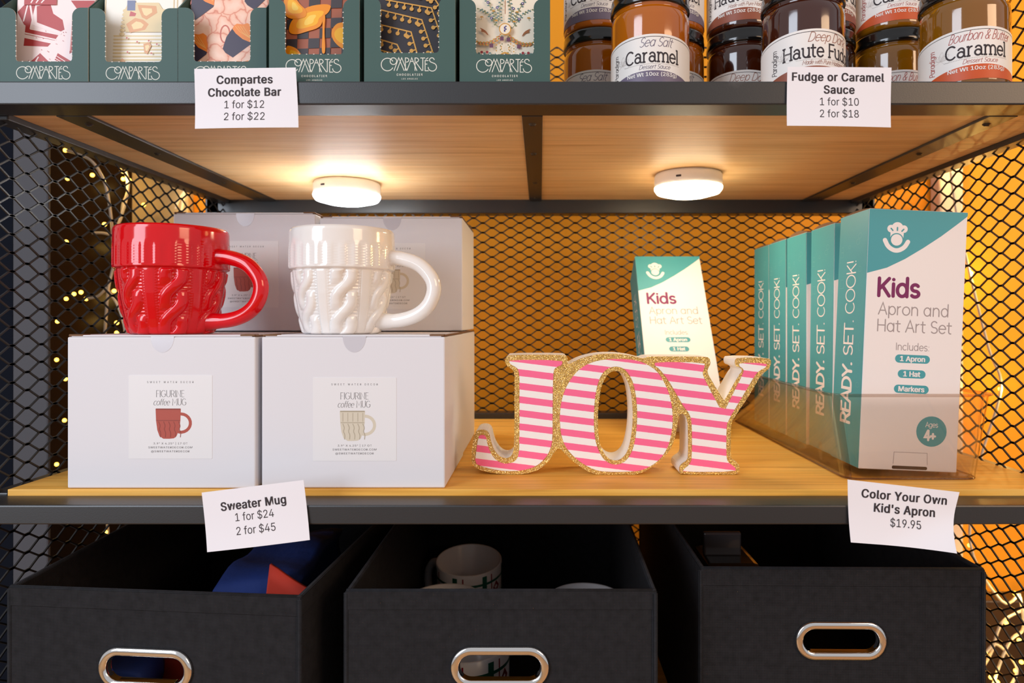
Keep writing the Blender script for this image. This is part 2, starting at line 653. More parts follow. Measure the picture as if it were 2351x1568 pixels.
def glitter_mat():
    m, nt, b, N = nodes_of('gold_glitter', 0.28)
    b.inputs['Metallic'].default_value = 0.55
    tc = N('ShaderNodeTexCoord')
    v = N('ShaderNodeTexVoronoi')
    v.inputs['Scale'].default_value = 2300
    nt.links.new(tc.outputs['Object'], v.inputs['Vector'])
    r = ramp(N, [(0.0, srgb(176, 132, 58)), (0.5, srgb(216, 172, 88)), (0.88, srgb(238, 204, 124)), (1.0, srgb(255, 248, 225))])
    sep = N('ShaderNodeSeparateColor')
    nt.links.new(v.outputs['Color'], sep.inputs[0])
    nt.links.new(sep.outputs[0], r.inputs[0])
    nt.links.new(r.outputs[0], b.inputs['Base Color'])
    # every flake faces its own way
    g = N('ShaderNodeNewGeometry')
    sub = N('ShaderNodeVectorMath', operation='SUBTRACT')
    sub.inputs[1].default_value = (0.5, 0.5, 0.5)
    nt.links.new(v.outputs['Color'], sub.inputs[0])
    sc = N('ShaderNodeVectorMath', operation='SCALE')
    sc.inputs['Scale'].default_value = 0.9
    nt.links.new(sub.outputs[0], sc.inputs[0])
    ad = N('ShaderNodeVectorMath', operation='ADD')
    nt.links.new(sc.outputs[0], ad.inputs[0])
    nt.links.new(g.outputs['Normal'], ad.inputs[1])
    nm = N('ShaderNodeVectorMath', operation='NORMALIZE')
    nt.links.new(ad.outputs[0], nm.inputs[0])
    nt.links.new(nm.outputs[0], b.inputs['Normal'])
    return m


def stripe_mat(period, slope, phase):
    m, nt, b, N = nodes_of('pink_stripes', 0.55)
    tc = N('ShaderNodeTexCoord')
    sx = N('ShaderNodeSeparateXYZ')
    nt.links.new(tc.outputs['Object'], sx.inputs[0])
    a = N('ShaderNodeMath', operation='MULTIPLY_ADD')
    a.inputs[1].default_value = slope
    nt.links.new(sx.outputs[0], a.inputs[0])
    nt.links.new(sx.outputs[2], a.inputs[2])
    ns = N('ShaderNodeTexNoise')
    ns.inputs['Scale'].default_value = 300
    nt.links.new(tc.outputs['Object'], ns.inputs['Vector'])
    a2 = N('ShaderNodeMath', operation='MULTIPLY_ADD')
    a2.inputs[1].default_value = 0.00035
    nt.links.new(ns.outputs['Fac'], a2.inputs[0])
    nt.links.new(a.outputs[0], a2.inputs[2])
    d = N('ShaderNodeMath', operation='MULTIPLY_ADD')
    d.inputs[1].default_value = 1.0 / period
    d.inputs[2].default_value = phase
    nt.links.new(a2.outputs[0], d.inputs[0])
    fr = N('ShaderNodeMath', operation='FRACT')
    nt.links.new(d.outputs[0], fr.inputs[0])
    gt = N('ShaderNodeMath', operation='GREATER_THAN')
    gt.inputs[1].default_value = 0.5
    nt.links.new(fr.outputs[0], gt.inputs[0])
    mx = N('ShaderNodeMix', data_type='RGBA')
    mx.inputs[6].default_value = srgb(248, 242, 238)
    mx.inputs[7].default_value = srgb(252, 108, 152)
    nt.links.new(gt.outputs[0], mx.inputs[0])
    nt.links.new(mx.outputs[2], b.inputs['Base Color'])
    return m


def clear_mat(name, tint, refl=0.9):
    m = bpy.data.materials.new(name)
    m.use_nodes = True
    nt = m.node_tree
    nt.nodes.clear()
    o = nt.nodes.new('ShaderNodeOutputMaterial')
    t = nt.nodes.new('ShaderNodeBsdfTransparent')
    t.inputs[0].default_value = tint
    g = nt.nodes.new('ShaderNodeBsdfGlossy')
    g.inputs['Roughness'].default_value = 0.03
    g.inputs[0].default_value = (refl, refl, refl, 1)
    fr = nt.nodes.new('ShaderNodeLayerWeight')
    pw = nt.nodes.new('ShaderNodeMath')
    pw.operation = 'POWER'
    pw.inputs[1].default_value = 4.0
    nt.links.new(fr.outputs['Facing'], pw.inputs[0])
    ma = nt.nodes.new('ShaderNodeMath')
    ma.operation = 'MULTIPLY_ADD'
    ma.inputs[1].default_value = 0.7
    ma.inputs[2].default_value = 0.03
    nt.links.new(pw.outputs[0], ma.inputs[0])
    mx = nt.nodes.new('ShaderNodeMixShader')
    nt.links.new(ma.outputs[0], mx.inputs[0])
    nt.links.new(t.outputs[0], mx.inputs[1])
    nt.links.new(g.outputs[0], mx.inputs[2])
    nt.links.new(mx.outputs[0], o.inputs[0])
    MATS[name] = m
    return m


STEEL = metal_mat()
MESHM = mat('mesh_black_paint', (40, 38, 37), 0.40)
SCREW = mat('screw_metal', (70, 66, 62), 0.35, 0.6)
WOOD_T = wood_mat('plywood_warm_lit', (226, 160, 66), (246, 182, 80), (252, 198, 104), 0.5)  # warm light on the lower boards put into the colour as extra orange
WOOD_U = wood_mat('plywood_cool_lit', (224, 180, 124), (240, 200, 146), (246, 212, 164), 0.5)  # same plywood, toned paler for the cooler light on the upper board
CARD = mat('white_carton', (226, 224, 228), 0.6, spec=0.3, bump=(260, 0.06, 0.0006))
KRAFT = mat('brown_kraft_edge', (120, 86, 58), 0.85)
KRAFT_D = mat('kraft_fold_shadow_gap', (70, 52, 40), 0.9)
STICKER = mat('white_sticker', (232, 230, 231), 0.42)
SEAL = mat('clear_seal', (206, 203, 210), 0.16)
INK = mat('grey_ink', (84, 80, 82), 0.7)
INK_D = mat('dark_ink', (52, 44, 48), 0.75)
PAPER = mat('white_paper', (240, 237, 242), 0.75, bump=(120, 0.05, 0.001))
CER_R = mat('red_glaze', (218, 0, 14), 0.12, coat=0.3)
CER_W = mat('cream_glaze', (244, 238, 232), 0.14, coat=0.5)
WHITE = mat('white_paint', (246, 243, 240), 0.5)
GLIT = glitter_mat()
TEAL = mat('teal_print', (70, 158, 166), 0.5, var=(14, 0.05))
TEAL_L = mat('pale_teal_print', (106, 176, 174), 0.5)
BOXW = mat('white_print', (244, 234, 230), 0.5, bump=(300, 0.05, 0.0005))
PURPLE = mat('plum_ink', (124, 30, 90), 0.6)
GREYINK = mat('soft_grey_ink', (166, 152, 150), 0.65)
CHROME = mat('chrome', (240, 238, 236), 0.10, 1.0)
FAB = fabric_mat('black_fabric', (8, 8, 9), (52, 51, 55))
FAB_IN = mat('black_lining', (12, 12, 13), 0.9, spec=0.2)
GREEN = mat('deep_green_card', (64, 92, 86), 0.55, spec=0.4)
GREEN_IN = mat('card_inner_white', (226, 218, 208), 0.7)
LOGO = mat('cream_print', (226, 224, 212), 0.6)
LIDM = mat('black_lid', (14, 13, 13), 0.15, coat=0.4)
LABW = mat('label_paper', (240, 234, 228), 0.55)
BLUEC = mat('blue_cotton', (26, 56, 132), 0.8, bump=(90, 0.3, 0.003), var=(30, 0.25))
REDC = mat('orange_red_cotton', (212, 62, 42), 0.8, bump=(200, 0.2, 0.001))
MUGW = mat('white_porcelain', (232, 230, 232), 0.2)
MUGG = mat('green_plaid', (24, 92, 74), 0.3)
MUGR = mat('crimson_print', (150, 24, 40), 0.3)
WIRE = mat('pale_clear_wire', (226, 214, 196), 0.3, coat=0.3)
LED = mat('warm_led', (255, 190, 70), 0.4, emit=7.0)
CLEAR = clear_mat('clear_plastic', (0.972, 0.960, 0.945, 1))
CLEAR_E = clear_mat('clear_plastic_edge', (0.70, 0.60, 0.54, 1))
BLISTER = mat('dark_film', (30, 26, 26), 0.12, coat=0.5)

# ------------------------------------------------------------------ the setting
WALL_Y = 0.62
mb = MB().box((-3, -4, -0.05), (3, WALL_Y + 0.1, 0))
tag(mb.build('floor', wood_mat('floor_planks', (150, 106, 66), (198, 150, 98), (214, 170, 120), 0.4)), kind='structure')
YEL = mat('ochre_wall_paint', (246, 160, 4), 0.7, bump=(40, 0.08, 0.002), var=(5, 0.06))
mb = MB().box((-0.70, WALL_Y, 0), (3, WALL_Y + 0.08, 2.8))
tag(mb.build('wall_back', YEL), kind='structure')
DARKP = mat('dark_glossy_panel', (62, 42, 20), 0.30, var=(3, 0.3))
mb = MB().box((-1.6, WALL_Y + 0.005, 0), (-0.70, WALL_Y + 0.06, 2.8))
tag(mb.build('wall_left', DARKP), kind='structure')
GREYP = mat('grey_painted_post', (84, 83, 87), 0.7, spec=0.2)
NAVY = mat('dark_navy_panel', (14, 18, 28), 0.85, spec=0.1)
mb = MB().box((-0.733, 0.40, 0), (-0.6835, 0.406, 2.8), bevel=0.0025)
tag(mb.build('trim_1', GREYP), kind='structure')
mb = MB().box((-1.15, 0.402, 0), (-0.734, 0.43, 2.8))
tag(mb.build('trim_2', NAVY), kind='structure')
mb = MB().box((0.669, WALL_Y - 0.03, 0), (0.709, WALL_Y, 2.8), bevel=0.004)
tag(mb.build('trim_3', mat('pale_pink_trim', (236, 212, 196), 0.5)), kind='structure')
mb = MB().box((-0.690, WALL_Y - 0.02, 0), (-0.594, WALL_Y, 2.8), bevel=0.003)
tag(mb.build('trim_4', mat('beige_trim', (206, 182, 140), 0.6)), kind='structure')
mb = MB().box((-0.593, WALL_Y - 0.04, 0), (0.668, WALL_Y, 0.735), bevel=0.003).box((0.71, WALL_Y - 0.04, 0), (3, WALL_Y, 0.735), bevel=0.003)
tag(mb.build('baseboard_back', DARKP), kind='structure')

# ------------------------------------------------------------------ shelving unit
ZU0, ZU1 = EZ + 0.1707, EZ + 0.1893      # upper front rail
ZL0, ZL1 = EZ - 0.1620, EZ - 0.1466      # lower front rail
BL = EZ - 0.1417                         # top of the middle board
BU = EZ + 0.1895                         # top of the upper board
BB = EZ - 0.4020                         # top of the bottom board
UB = EZ + 0.1728                         # underside of the upper board
XI = 0.446
unit = thing('shelving_unit', (0, 0.22, 0), 'black steel shelving unit with plywood boards and expanded mesh sides and back', 'shelf')
UL = (0, -0.22, 0)


def up(mb, name, m):
    return mb.build(name, m, unit, UL)


for z0, z1 in ((ZU0, ZU1), (ZL0, ZL1), (BB - 0.022, BB - 0.004)):
    up(MB().box((-0.52, 0, z0), (0.52, 0.030, z1), bevel=0.0012), 'front_rail', STEEL)
    up(MB().box((-0.48, 0.432, z0 - 0.017), (0.48, 0.46, z1 - 0.002 if z1 != ZL1 else BL + 0.008), bevel=0.0012), 'back_rail', STEEL)
    for s in (-1, 1):
        x0, x1 = sorted((s * XI, s * (XI + 0.018)))
        zt = {ZU0: UB + 0.012, ZL0: BL - 0.003}.get(z0, z1)
        up(MB().box((x0, 0.031, z0 - 0.003), (x1, 0.431, zt), bevel=0.001), 'side_rail', STEEL)
for x in (-1, 1):
    a, b = sorted((x * 0.4615, x * 0.4815))
    up(MB().box((a, 0.432, 0), (b, 0.462, 1.95), bevel=0.0012), 'post', STEEL)
    a, b = sorted((x * 0.490, x * 0.520))
    up(MB().box((a, -0.001, 0), (b, 0.029, 1.95), bevel=0.0012), 'post', STEEL)
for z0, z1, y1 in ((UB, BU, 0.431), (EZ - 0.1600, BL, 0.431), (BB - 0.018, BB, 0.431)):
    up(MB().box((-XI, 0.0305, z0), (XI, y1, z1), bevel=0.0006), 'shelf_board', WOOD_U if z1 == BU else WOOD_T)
for xc, w in ((-0.392, 0.026), (-0.0066, 0.0175), (0.388, 0.024)):
    b = up(MB().box((xc - w / 2, 0.0302, UB - 0.0025), (xc + w / 2, 0.431, UB), bevel=0.0004), 'cross_brace', STEEL)
    for y in (0.052, 0.155, 0.30, 0.40):
        q = MB().lathe([(0.0001, -0.0016), (0.0022, -0.0012), (0.0034, 0.0)], 16, 0, (xc, y, UB - 0.0025))
        q.box((xc - 0.002, y - 0.0004, UB - 0.0043), (xc + 0.002, y + 0.0004, UB - 0.0038))
        q.build('screw', SCREW, b)


def mesh_panel(name, axis, c, a0, a1, z0, z1, L=0.0262, S=0.0148, w=0.0021, t=0.0012):
    """Expanded metal: S-shaped strands through a grid of nodes; axis 'x' = lies along x at y=c, 'y' = along y at x=c."""
    nx, nz = int(round((a1 - a0) / (L / 2))), int(round((z1 - z0) / (S / 2)))
    prof = [(0.0, 0.0), (0.17, 0.05), (0.83, 0.95), (1.0, 1.0)]
    V, Fc = [], []
    for i in range(nx):
        for j in range(nz):
            x0, q0 = a0 + i * L / 2, z0 + j * S / 2
            rise = (i + j) % 2 == 0
            b = len(V)
            for k, (u, v) in enumerate(prof):
                x = x0 + u * L / 2
                z = q0 + (v if rise else 1 - v) * S / 2
                ww = w * (0.85 if k in (0, 3) else 0.62)
                for dz, dd in ((-ww, -t), (ww, -t), (ww, t), (-ww, t)):
                    V.append((x, c + dd, z + dz * 0.9) if axis == 'x' else (c + dd, x, z + dz * 0.9))
            for k in range(3):
                for m in range(4):
                    Fc.append([b + k * 4 + m, b + k * 4 + (m + 1) % 4, b + k * 4 + 4 + (m + 1) % 4, b + k * 4 + 4 + m])
    mb = MB()
    mb.v, mb.f, mb.m, mb.s = V, Fc, [0] * len(Fc), [False] * len(Fc)
    return up(mb, name, MESHM)


for s in (-1, 1):
    mesh_panel('side_mesh_panel', 'y', s * 0.4555, 0.030, 0.432, EZ - 0.398, EZ + 0.40, 0.0340, 0.0160, 0.00145, 0.0007)
mesh_panel('back_mesh_panel', 'x', 0.446, -0.4615, 0.4615, EZ - 0.398, EZ + 0.40, 0.0270, 0.0142, 0.00175, 0.0007)

# ------------------------------------------------------------------ puck lights


def puck(px, py, D, r, label, col, strength):
    c = P(px, py, D)
    t = thing('puck_light', (c.x, c.y, UB), label, 'light', 'puck lights under the upper shelf')
    MB().lathe([(0.0001, -0.0005), (r * .97, -0.0005), (r, -0.003), (r, -0.0155), (r * .985, -0.017), (r * 0.95, -0.017)], 64).build('housing', WHITE, t)
    m, nt, b, N = nodes_of('lit_diffuser', 0.4)
    b.inputs['Emission Color'].default_value = col + (1,)
    b.inputs['Emission Strength'].default_value = strength
    MB().lathe([(r * 1.005, -0.0160), (r * 1.0, -0.0185), (r * .93, -0.0225), (r * .6, -0.0262), (0.0001, -0.0275)], 64).build('diffuser', m, t)
    a = math.radians(-118)
    M = Matrix.Translation((r * math.cos(a), r * math.sin(a), -0.009)) @ Matrix.Rotation(a, 4, 'Z')
    MB().box((-0.0006, -0.003, -0.0011), (0.0006, 0.003, 0.0011), 0, 0.0004, 1, M).build('charging_port', INK_D, t)


puck(797, 420, 0.843, 0.0410, 'round white puck light glowing cool white, fixed above the cream mug', (0.90, 0.96, 1.0), 34.0)
puck(1580, 400, 0.793, 0.0395, 'round puck light with a warmer glow, under the board near the teal boxes', (1.0, 0.80, 0.52), 26.0)

# ------------------------------------------------------------------ mug boxes
MUGPIC = {'red': (mat('terracotta_ink', (176, 78, 62), 0.5), mat('dark_terracotta_ink', (142, 60, 48), 0.5)),
          'cream': (mat('beige_ink', (214, 204, 184), 0.5), mat('dark_beige_ink', (176, 164, 142), 0.5))}


def mug_sticker(t, kind, x, z, y):
    k = 0.000366
    mp0 = lambda a, b: Vector((x + a * k, y - 0.0002, z + b * k))
    mp = lambda a, b: Vector((x + a * k, y - 0.00022, z + b * k))
    mp2 = lambda a, b: Vector((x + a * k, y - 0.00030, z + b * k))
    mb = MB()
    mb.prism([rrect(-96, -96, 96, 96, 2, 2)], lambda a, b, d: Vector((x + a * k, y + d, z + b * k)), -0.0002, 0.0, 0)

    def T(vf, cy, m=1):
        mb.art(shift(vf, 0, cy), mp, m)
    T(ftext('SWEET WATER DECOR', 4.2, 0, xs=.95, space=1.75), 78, 4)
    T(vtext('FIGURINE', 15, 1.05, slab=5, xs=.86, contrast=.6, cap_ends=False), 46)
    a = vtext('coffee', 14, 0.95, slant=.22, xs=.74, align='r', contrast=.5, cap_ends=False)
    T(shift(a, -2, 0), 27)
    b = vtext('MUG', 15, 1.0, slab=5, xs=.78, align='l', contrast=.6, cap_ends=False)
    T(shift(b, 4, 0), 27)
    body = [(-34, 19), (24, 19), (23, -8), (20, -30), (14, -44), (8, -49), (-2, -50), (-16, -50), (-25, -44), (-30, -30), (-33, -8)]
    mb.flat([body], mp, 2)
    mb.art(stroke(arc(24, -14, 22, 21, 88, -100), 7), mp, 2)
    mb.art(stroke([(-33, 18), (23, 18)], 3, False), mp2, 3)
    mb.art(stroke([(-32, -8), (22, -8)], 1.5, False), mp2, 3)
    for i in range(5):
        xx = -27 + i * 11.5
        mb.art(stroke(chaikin([(xx, -11), (xx + 4, -20), (xx + 1, -28), (xx + 5, -36), (xx + 4, -46)], 1, False), 1.5), mp2, 3)
        if kind == 'cream':
            mb.art(stroke([(xx, 14), (xx, -5)], 1.1), mp2, 3)
    T(ftext('3.9" X 4.25" | 17 OZ', 4.3, 0, xs=1.2, space=1.1), -63, 4)
    T(ftext('SWEETWATERDECOR.COM', 4.3, 0, xs=1.2, space=1.1), -72, 4)
    T(ftext('@SWEETWATERDECOR', 4.3, 0, xs=1.2, space=1.1), -81, 4)
    return mb.build('label_sticker', [STICKER, INK, MUGPIC[kind][0], MUGPIC[kind][1], INK_D], t)


def mug_box(x, y0, z0, w, d, h, label, kind=None, sx=0.0, sz=0.06, seal=True, rot=0.0, flaps=True):
    t = thing('mug_box', (x, y0 + d / 2, z0 + 0.0003), label, 'box', 'white mug boxes', (0, 0, rot))
    MB().box((-w / 2, -d / 2, 0), (w / 2, d / 2, h - 0.0016), bevel=0.0012).build('body', CARD, t)
    q = MB().box((-w / 2 + 0.003, -d / 2 + 0.0004, h - 0.0015), (w / 2 - 0.003, d / 2 - 0.002, h), bevel=0.0005)
    q.build('lid', CARD, t)
    if flaps:
        for s in (-1, 1):
            q = MB()
            q.box((s * (w / 2 - 0.007) - 0.0062, -d / 2 + 0.0002, h - 0.0012), (s * (w / 2 - 0.007) + 0.0062, -d / 2 + 0.010, h + 0.0006), 0, 0.0005, 1)
            q.box((s * (w / 2 - 0.0012) - 0.0011, -d / 2 + 0.002, h - 0.0015), (s * (w / 2 - 0.0012) + 0.0011, d / 2 - 0.002, h + 0.0002), 0, 0.0004, 1)
            q.build('corner_flap', KRAFT, t)
    if kind:
        mug_sticker(t, kind, sx, sz, -d / 2)
    if seal:
        pts = [(a, b) for a, b in arc(0, h - 0.0012, 0.0098, 0.0135, 180, 360, 20)]
        MB().prism([pts], lambda a, b, e: Vector((a + 0.001, -d / 2 + e, b)), -0.00015, 0.0, 0).build('seal_sticker', SEAL, t)
    return t


BH = 0.1289
mug_box((370.5 - CX) / F * 0.563, 0.033, BL, 0.1583, 0.1335, BH, 'white mug box with the terracotta mug on its sticker, carrying the red mug', 'red', 0.0077, 0.0600)
mug_box((811 - CX) / F * 0.564, 0.034, BL, 0.1545, 0.1335, BH, 'white mug box with a cream mug on its sticker, carrying the cream mug', 'cream', 0.0012, 0.0580)
mug_box(-0.310, 0.172, BL, 0.152, 0.132, BH, 'white mug box hidden behind the box under the red mug', None, seal=False)
mug_box(-0.1575, 0.171, BL, 0.152, 0.130, BH, 'white mug box behind the box under the cream mug, lowest at the back', None, seal=False)
mug_box((561 - CX) / F * 0.71, 0.180, BL + BH + 0.0012, 0.1510, 0.124, 0.1255, 'white mug box on the upper layer behind the red mug, tall side by the mesh', 'red', 0.001, 0.060)
mug_box((898 - CX) / F * 0.711, 0.181, BL + BH + 0.0012, 0.1515, 0.120, 0.1215, 'white mug box on the upper layer behind the cream mug', 'cream', 0.001, 0.058)

# ------------------------------------------------------------------ knitted mugs


def knit_mug(t, glaze, face):
    R, H = 0.0470, 0.0945
    prof = [(0, .655), (.012, .70), (.06, .735), (.14, .785), (.25, .830), (.38, .876), (.50, .905), (.585, .922), (.60, .935), (.615, 1.0), (.75, 1.0), (.96, .995), (.985, .985), (1.0, .955)]
    nz, nt = 170, 336
    zs = np.concatenate([np.linspace(0, .965, nz - 8), np.linspace(.97, 1.0, 8)])
    rr = np.interp(zs, [p[0] for p in prof], [p[1] for p in prof]) * R
    th = np.linspace(0, 2 * np.pi, nt, endpoint=False)
    Z, T = np.meshgrid(zs * H, th, indexing='ij')
    h = np.zeros_like(Z)
    per = 2 * np.pi / 7
    a = (T - face + per / 2) % per - per / 2
    rl = np.interp(Z / H, [p[0] for p in prof], [p[1] for p in prof]) * R
    s = a * rl * 1.02
    below = np.clip((0.60 - Z / H) / 0.015, 0, 1)
    best = np.zeros_like(Z)
    for k in range(-1, 5):
        zc = -0.003 + k * 0.0218
        q = (Z - zc) / 0.0112
        xs = 0.0066 * np.sin(np.clip(q, -1, 1) * np.pi / 2)
        sl = np.where(np.abs(q) < 1, 0.0066 * np.pi / 2 / 0.0112 * np.cos(np.clip(q, -1, 1) * np.pi / 2), 0)
        dist = np.abs(s - xs) / np.sqrt(1 + sl ** 2)
        end = np.clip((1.72 - np.abs(q)) / 0.45, 0, 1)
        b = np.sqrt(np.clip(1 - (dist / 0.0048) ** 2, 0, 1)) * np.sqrt(end) * (1 - 0.26 * np.clip(np.abs(q), 0, 1.7))
        best = np.maximum(best, b)
    h += best * 0.0034 * below
    # flat rib between the cables, bordered by two beaded cords
    e = np.abs(a) / (per / 2)
    rib = np.clip((e - 0.76) / 0.03, 0, 1)
    h += rib * 0.0007 * below
    for c in (0.72,):
        bead = np.clip(1 - ((e - c) / 0.028) ** 2, 0, 1) * (0.75 + 0.25 * np.sin(Z * 2 * np.pi / 0.0022))
        h += bead * 0.0009 * below
    # purl ground beside the cables
    g = (e < 0.68) * (best < 0.05)
    h += g * 0.00022 * np.sin(Z * 2 * np.pi / 0.003) * below
    # soft ribbing on the cuff
    cuff = np.clip((Z / H - 0.62) / 0.02, 0, 1) * np.clip((0.86 - Z / H) / 0.06, 0, 1)
    h += cuff * 0.00035 * np.tanh(1.4 * np.sin(T * 26)) * (1 + 0.2 * np.sin(Z * 2 * np.pi / 0.0024))
    RR = rr[:, None] + h
    V = np.stack([RR * np.cos(T), RR * np.sin(T), Z], -1).reshape(-1, 3)
    mb = MB()
    fs = [[i * nt + j, i * nt + (j + 1) % nt, (i + 1) * nt + (j + 1) % nt, (i + 1) * nt + j] for i in range(nz - 1) for j in range(nt)]
    mb.add(V.tolist(), fs, 0, True)
    mb.lathe([(R * .955, H), (R * .92, H - 0.0006), (R * .90, H - 0.004), (R * .88, 0.045), (R * .70, 0.012), (R * .5, 0.006), (0.0001, 0.005)], 72)
    mb.lathe([(0.0001, 0.001), (R * .60, 0.001), (R * .655, 0)], 72)
    mb.build('body', glaze, t)
    pts = spline([(0.040, 0, 0.0690), (0.056, 0, 0.0682), (0.0735, 0, 0.0620), (0.0845, 0, 0.0500), (0.0868, 0, 0.0385), (0.0815, 0, 0.0255), (0.070, 0, 0.0165), (0.054, 0, 0.0120), (0.0335, 0, 0.0112)], 8)
    n = len(pts)
    rad = [0.0066 + 0.0022 * max(0, 1 - i / 6) + 0.0022 * max(0, 1 - (n - 1 - i) / 6) for i in range(n)]
    MB().tube(pts, rad, 20).build('handle', glaze, t)


for px, D, g, rz, lab in ((397, 0.608, CER_R, -0.16, 'glossy red knit-pattern mug standing on a white carton'),
                          (787, 0.618, CER_W, -0.14, 'glossy cream knit-pattern mug standing on a white carton')):
    c = P(px, 0, D)
    t = thing('sweater_mug', (c.x, c.y, BL + BH + 0.0006), lab, 'mug', 'cable-knit mugs on cartons', (0, 0, rz))
    face = math.atan2(-D, -c.x) - rz + 0.02
    knit_mug(t, g, face)

# ------------------------------------------------------------------ JOY sign
JD = 0.6135
jc = P(1420, 0, JD)
JT = 0.038
joy = thing('joy_sign', (jc.x, jc.y, BL + 0.0003), 'freestanding white block word sign with pink stripes and gold glitter edging', 'sign')


def JP(q):
    out = []
    for zx, zy in q:
        p = P(1040 + zx / 2.8, 740 + zy / 2.8, JD)
        out.append((p.x - jc.x, max(p.z - BL, 0.0)))
    return out


J_OUT = [(345, 222), (358, 211), (705, 210), (733, 222), (738, 245), (736, 276), (790, 247), (850, 224), (920, 209), (1000, 203), (1080, 206), (1160, 218), (1222, 236), (1246, 224), (1280, 221), (1630, 222), (1652, 236), (1656, 270), (1640, 296), (1634, 322), (1660, 372), (1738, 502), (1748, 502), (1835, 345), (1862, 312), (1846, 292), (1816, 284), (1810, 250), (1826, 228), (2028, 231), (2046, 250), (2040, 288), (2016, 314), (1982, 336), (1900, 480), (1800, 622), (1787, 660), (1785, 760), (1786, 868), (1805, 894), (1838, 910), (1842, 940), (1836, 986), (1720, 988), (1466, 988), (1454, 960), (1455, 928), (1474, 908), (1504, 890), (1512, 860), (1511, 700), (1508, 632), (1490, 598), (1462, 584), (1450, 610), (1440, 680), (1424, 760), (1390, 832), (1330, 892), (1262, 944), (1190, 984), (1120, 988), (960, 988), (915, 983), (850, 952), (780, 902), (722, 850), (682, 806), (656, 830), (628, 880), (580, 930), (520, 964), (430, 984), (330, 982), (220, 966), (152, 944), (124, 915), (118, 880), (124, 800), (134, 728), (150, 700), (182, 690), (216, 696), (234, 718), (244, 766), (262, 818), (294, 860), (335, 878), (368, 868), (386, 842), (393, 780), (395, 600), (396, 400), (397, 335), (384, 305), (350, 286), (335, 264), (335, 238)]
J_S = [(362, 243), (702, 245), (702, 275), (662, 290), (646, 312), (642, 400), (640, 560), (640, 750), (626, 820), (590, 880), (530, 930), (440, 955), (340, 958), (250, 945), (180, 926), (142, 905), (150, 830), (164, 735), (182, 724), (212, 730), (222, 790), (246, 852), (285, 895), (335, 912), (385, 904), (412, 880), (426, 840), (428, 700), (428, 500), (428, 335), (418, 300), (395, 284), (364, 268)]
O_S = [(1050, 237), (950, 243), (860, 270), (790, 322), (735, 400), (700, 490), (686, 590), (690, 700), (714, 790), (770, 860), (840, 915), (925, 956), (1010, 962), (1110, 962), (1210, 955), (1290, 915), (1350, 860), (1390, 780), (1410, 680), (1412, 590), (1396, 480), (1360, 390), (1310, 312), (1230, 262), (1150, 240)]
O_B = [(1045, 282), (985, 300), (945, 350), (918, 440), (905, 560), (905, 680), (915, 770), (945, 850), (985, 900), (1040, 920), (1100, 905), (1145, 850), (1170, 770), (1183, 660), (1185, 560), (1172, 440), (1148, 360), (1105, 300)]
O_H = [(1045, 311), (1000, 326), (966, 380), (945, 450), (932, 560), (931, 680), (941, 770), (966, 840), (1000, 880), (1045, 893), (1085, 880), (1120, 838), (1142, 760), (1155, 660), (1156, 560), (1145, 450), (1124, 380), (1090, 326)]
Y_S = [(1296, 256), (1616, 260), (1616, 290), (1604, 318), (1606, 345), (1640, 415), (1735, 592), (1800, 460), (1868, 325), (1866, 300), (1840, 284), (1838, 262), (2016, 264), (2012, 290), (1972, 310), (1944, 334), (1870, 460), (1762, 640), (1756, 690), (1755, 860), (1766, 902), (1814, 934), (1816, 961), (1480, 962), (1480, 948), (1520, 916), (1536, 880), (1536, 650), (1520, 590), (1484, 545), (1440, 470), (1382, 370), (1324, 298), (1298, 284)]
C = lambda q, k=1: chaikin(JP(q), k)
jm = lambda y: (lambda a, b, d: Vector((a, y + d, b)))
MB().prism([C(J_OUT), C(O_H, 2)], jm(0), 0.0006, JT, 0, 0, False).build('body', mat('white_painted_wood', (246, 238, 228), 0.5), joy)
MB().prism([C(J_OUT), C(O_H, 2)], jm(0), -0.0002, 0.0006, 0).build('glitter_border', GLIT, joy)
STR = stripe_mat(0.01237, 0.125, 0.10)
for nm, loops in (('striped_face', [C(J_S)]), ('striped_face', [C(O_S, 2), C(O_B, 2)]), ('striped_face', [C(Y_S)])):
    MB().prism(loops, jm(0), -0.0008, -0.0002, 0).build(nm, STR, joy)

# ------------------------------------------------------------------ kids' apron boxes and their tray
KW, KH, KD = 0.0890, 0.2360, 0.0580
KS = 0.605 / F
SPINE = []


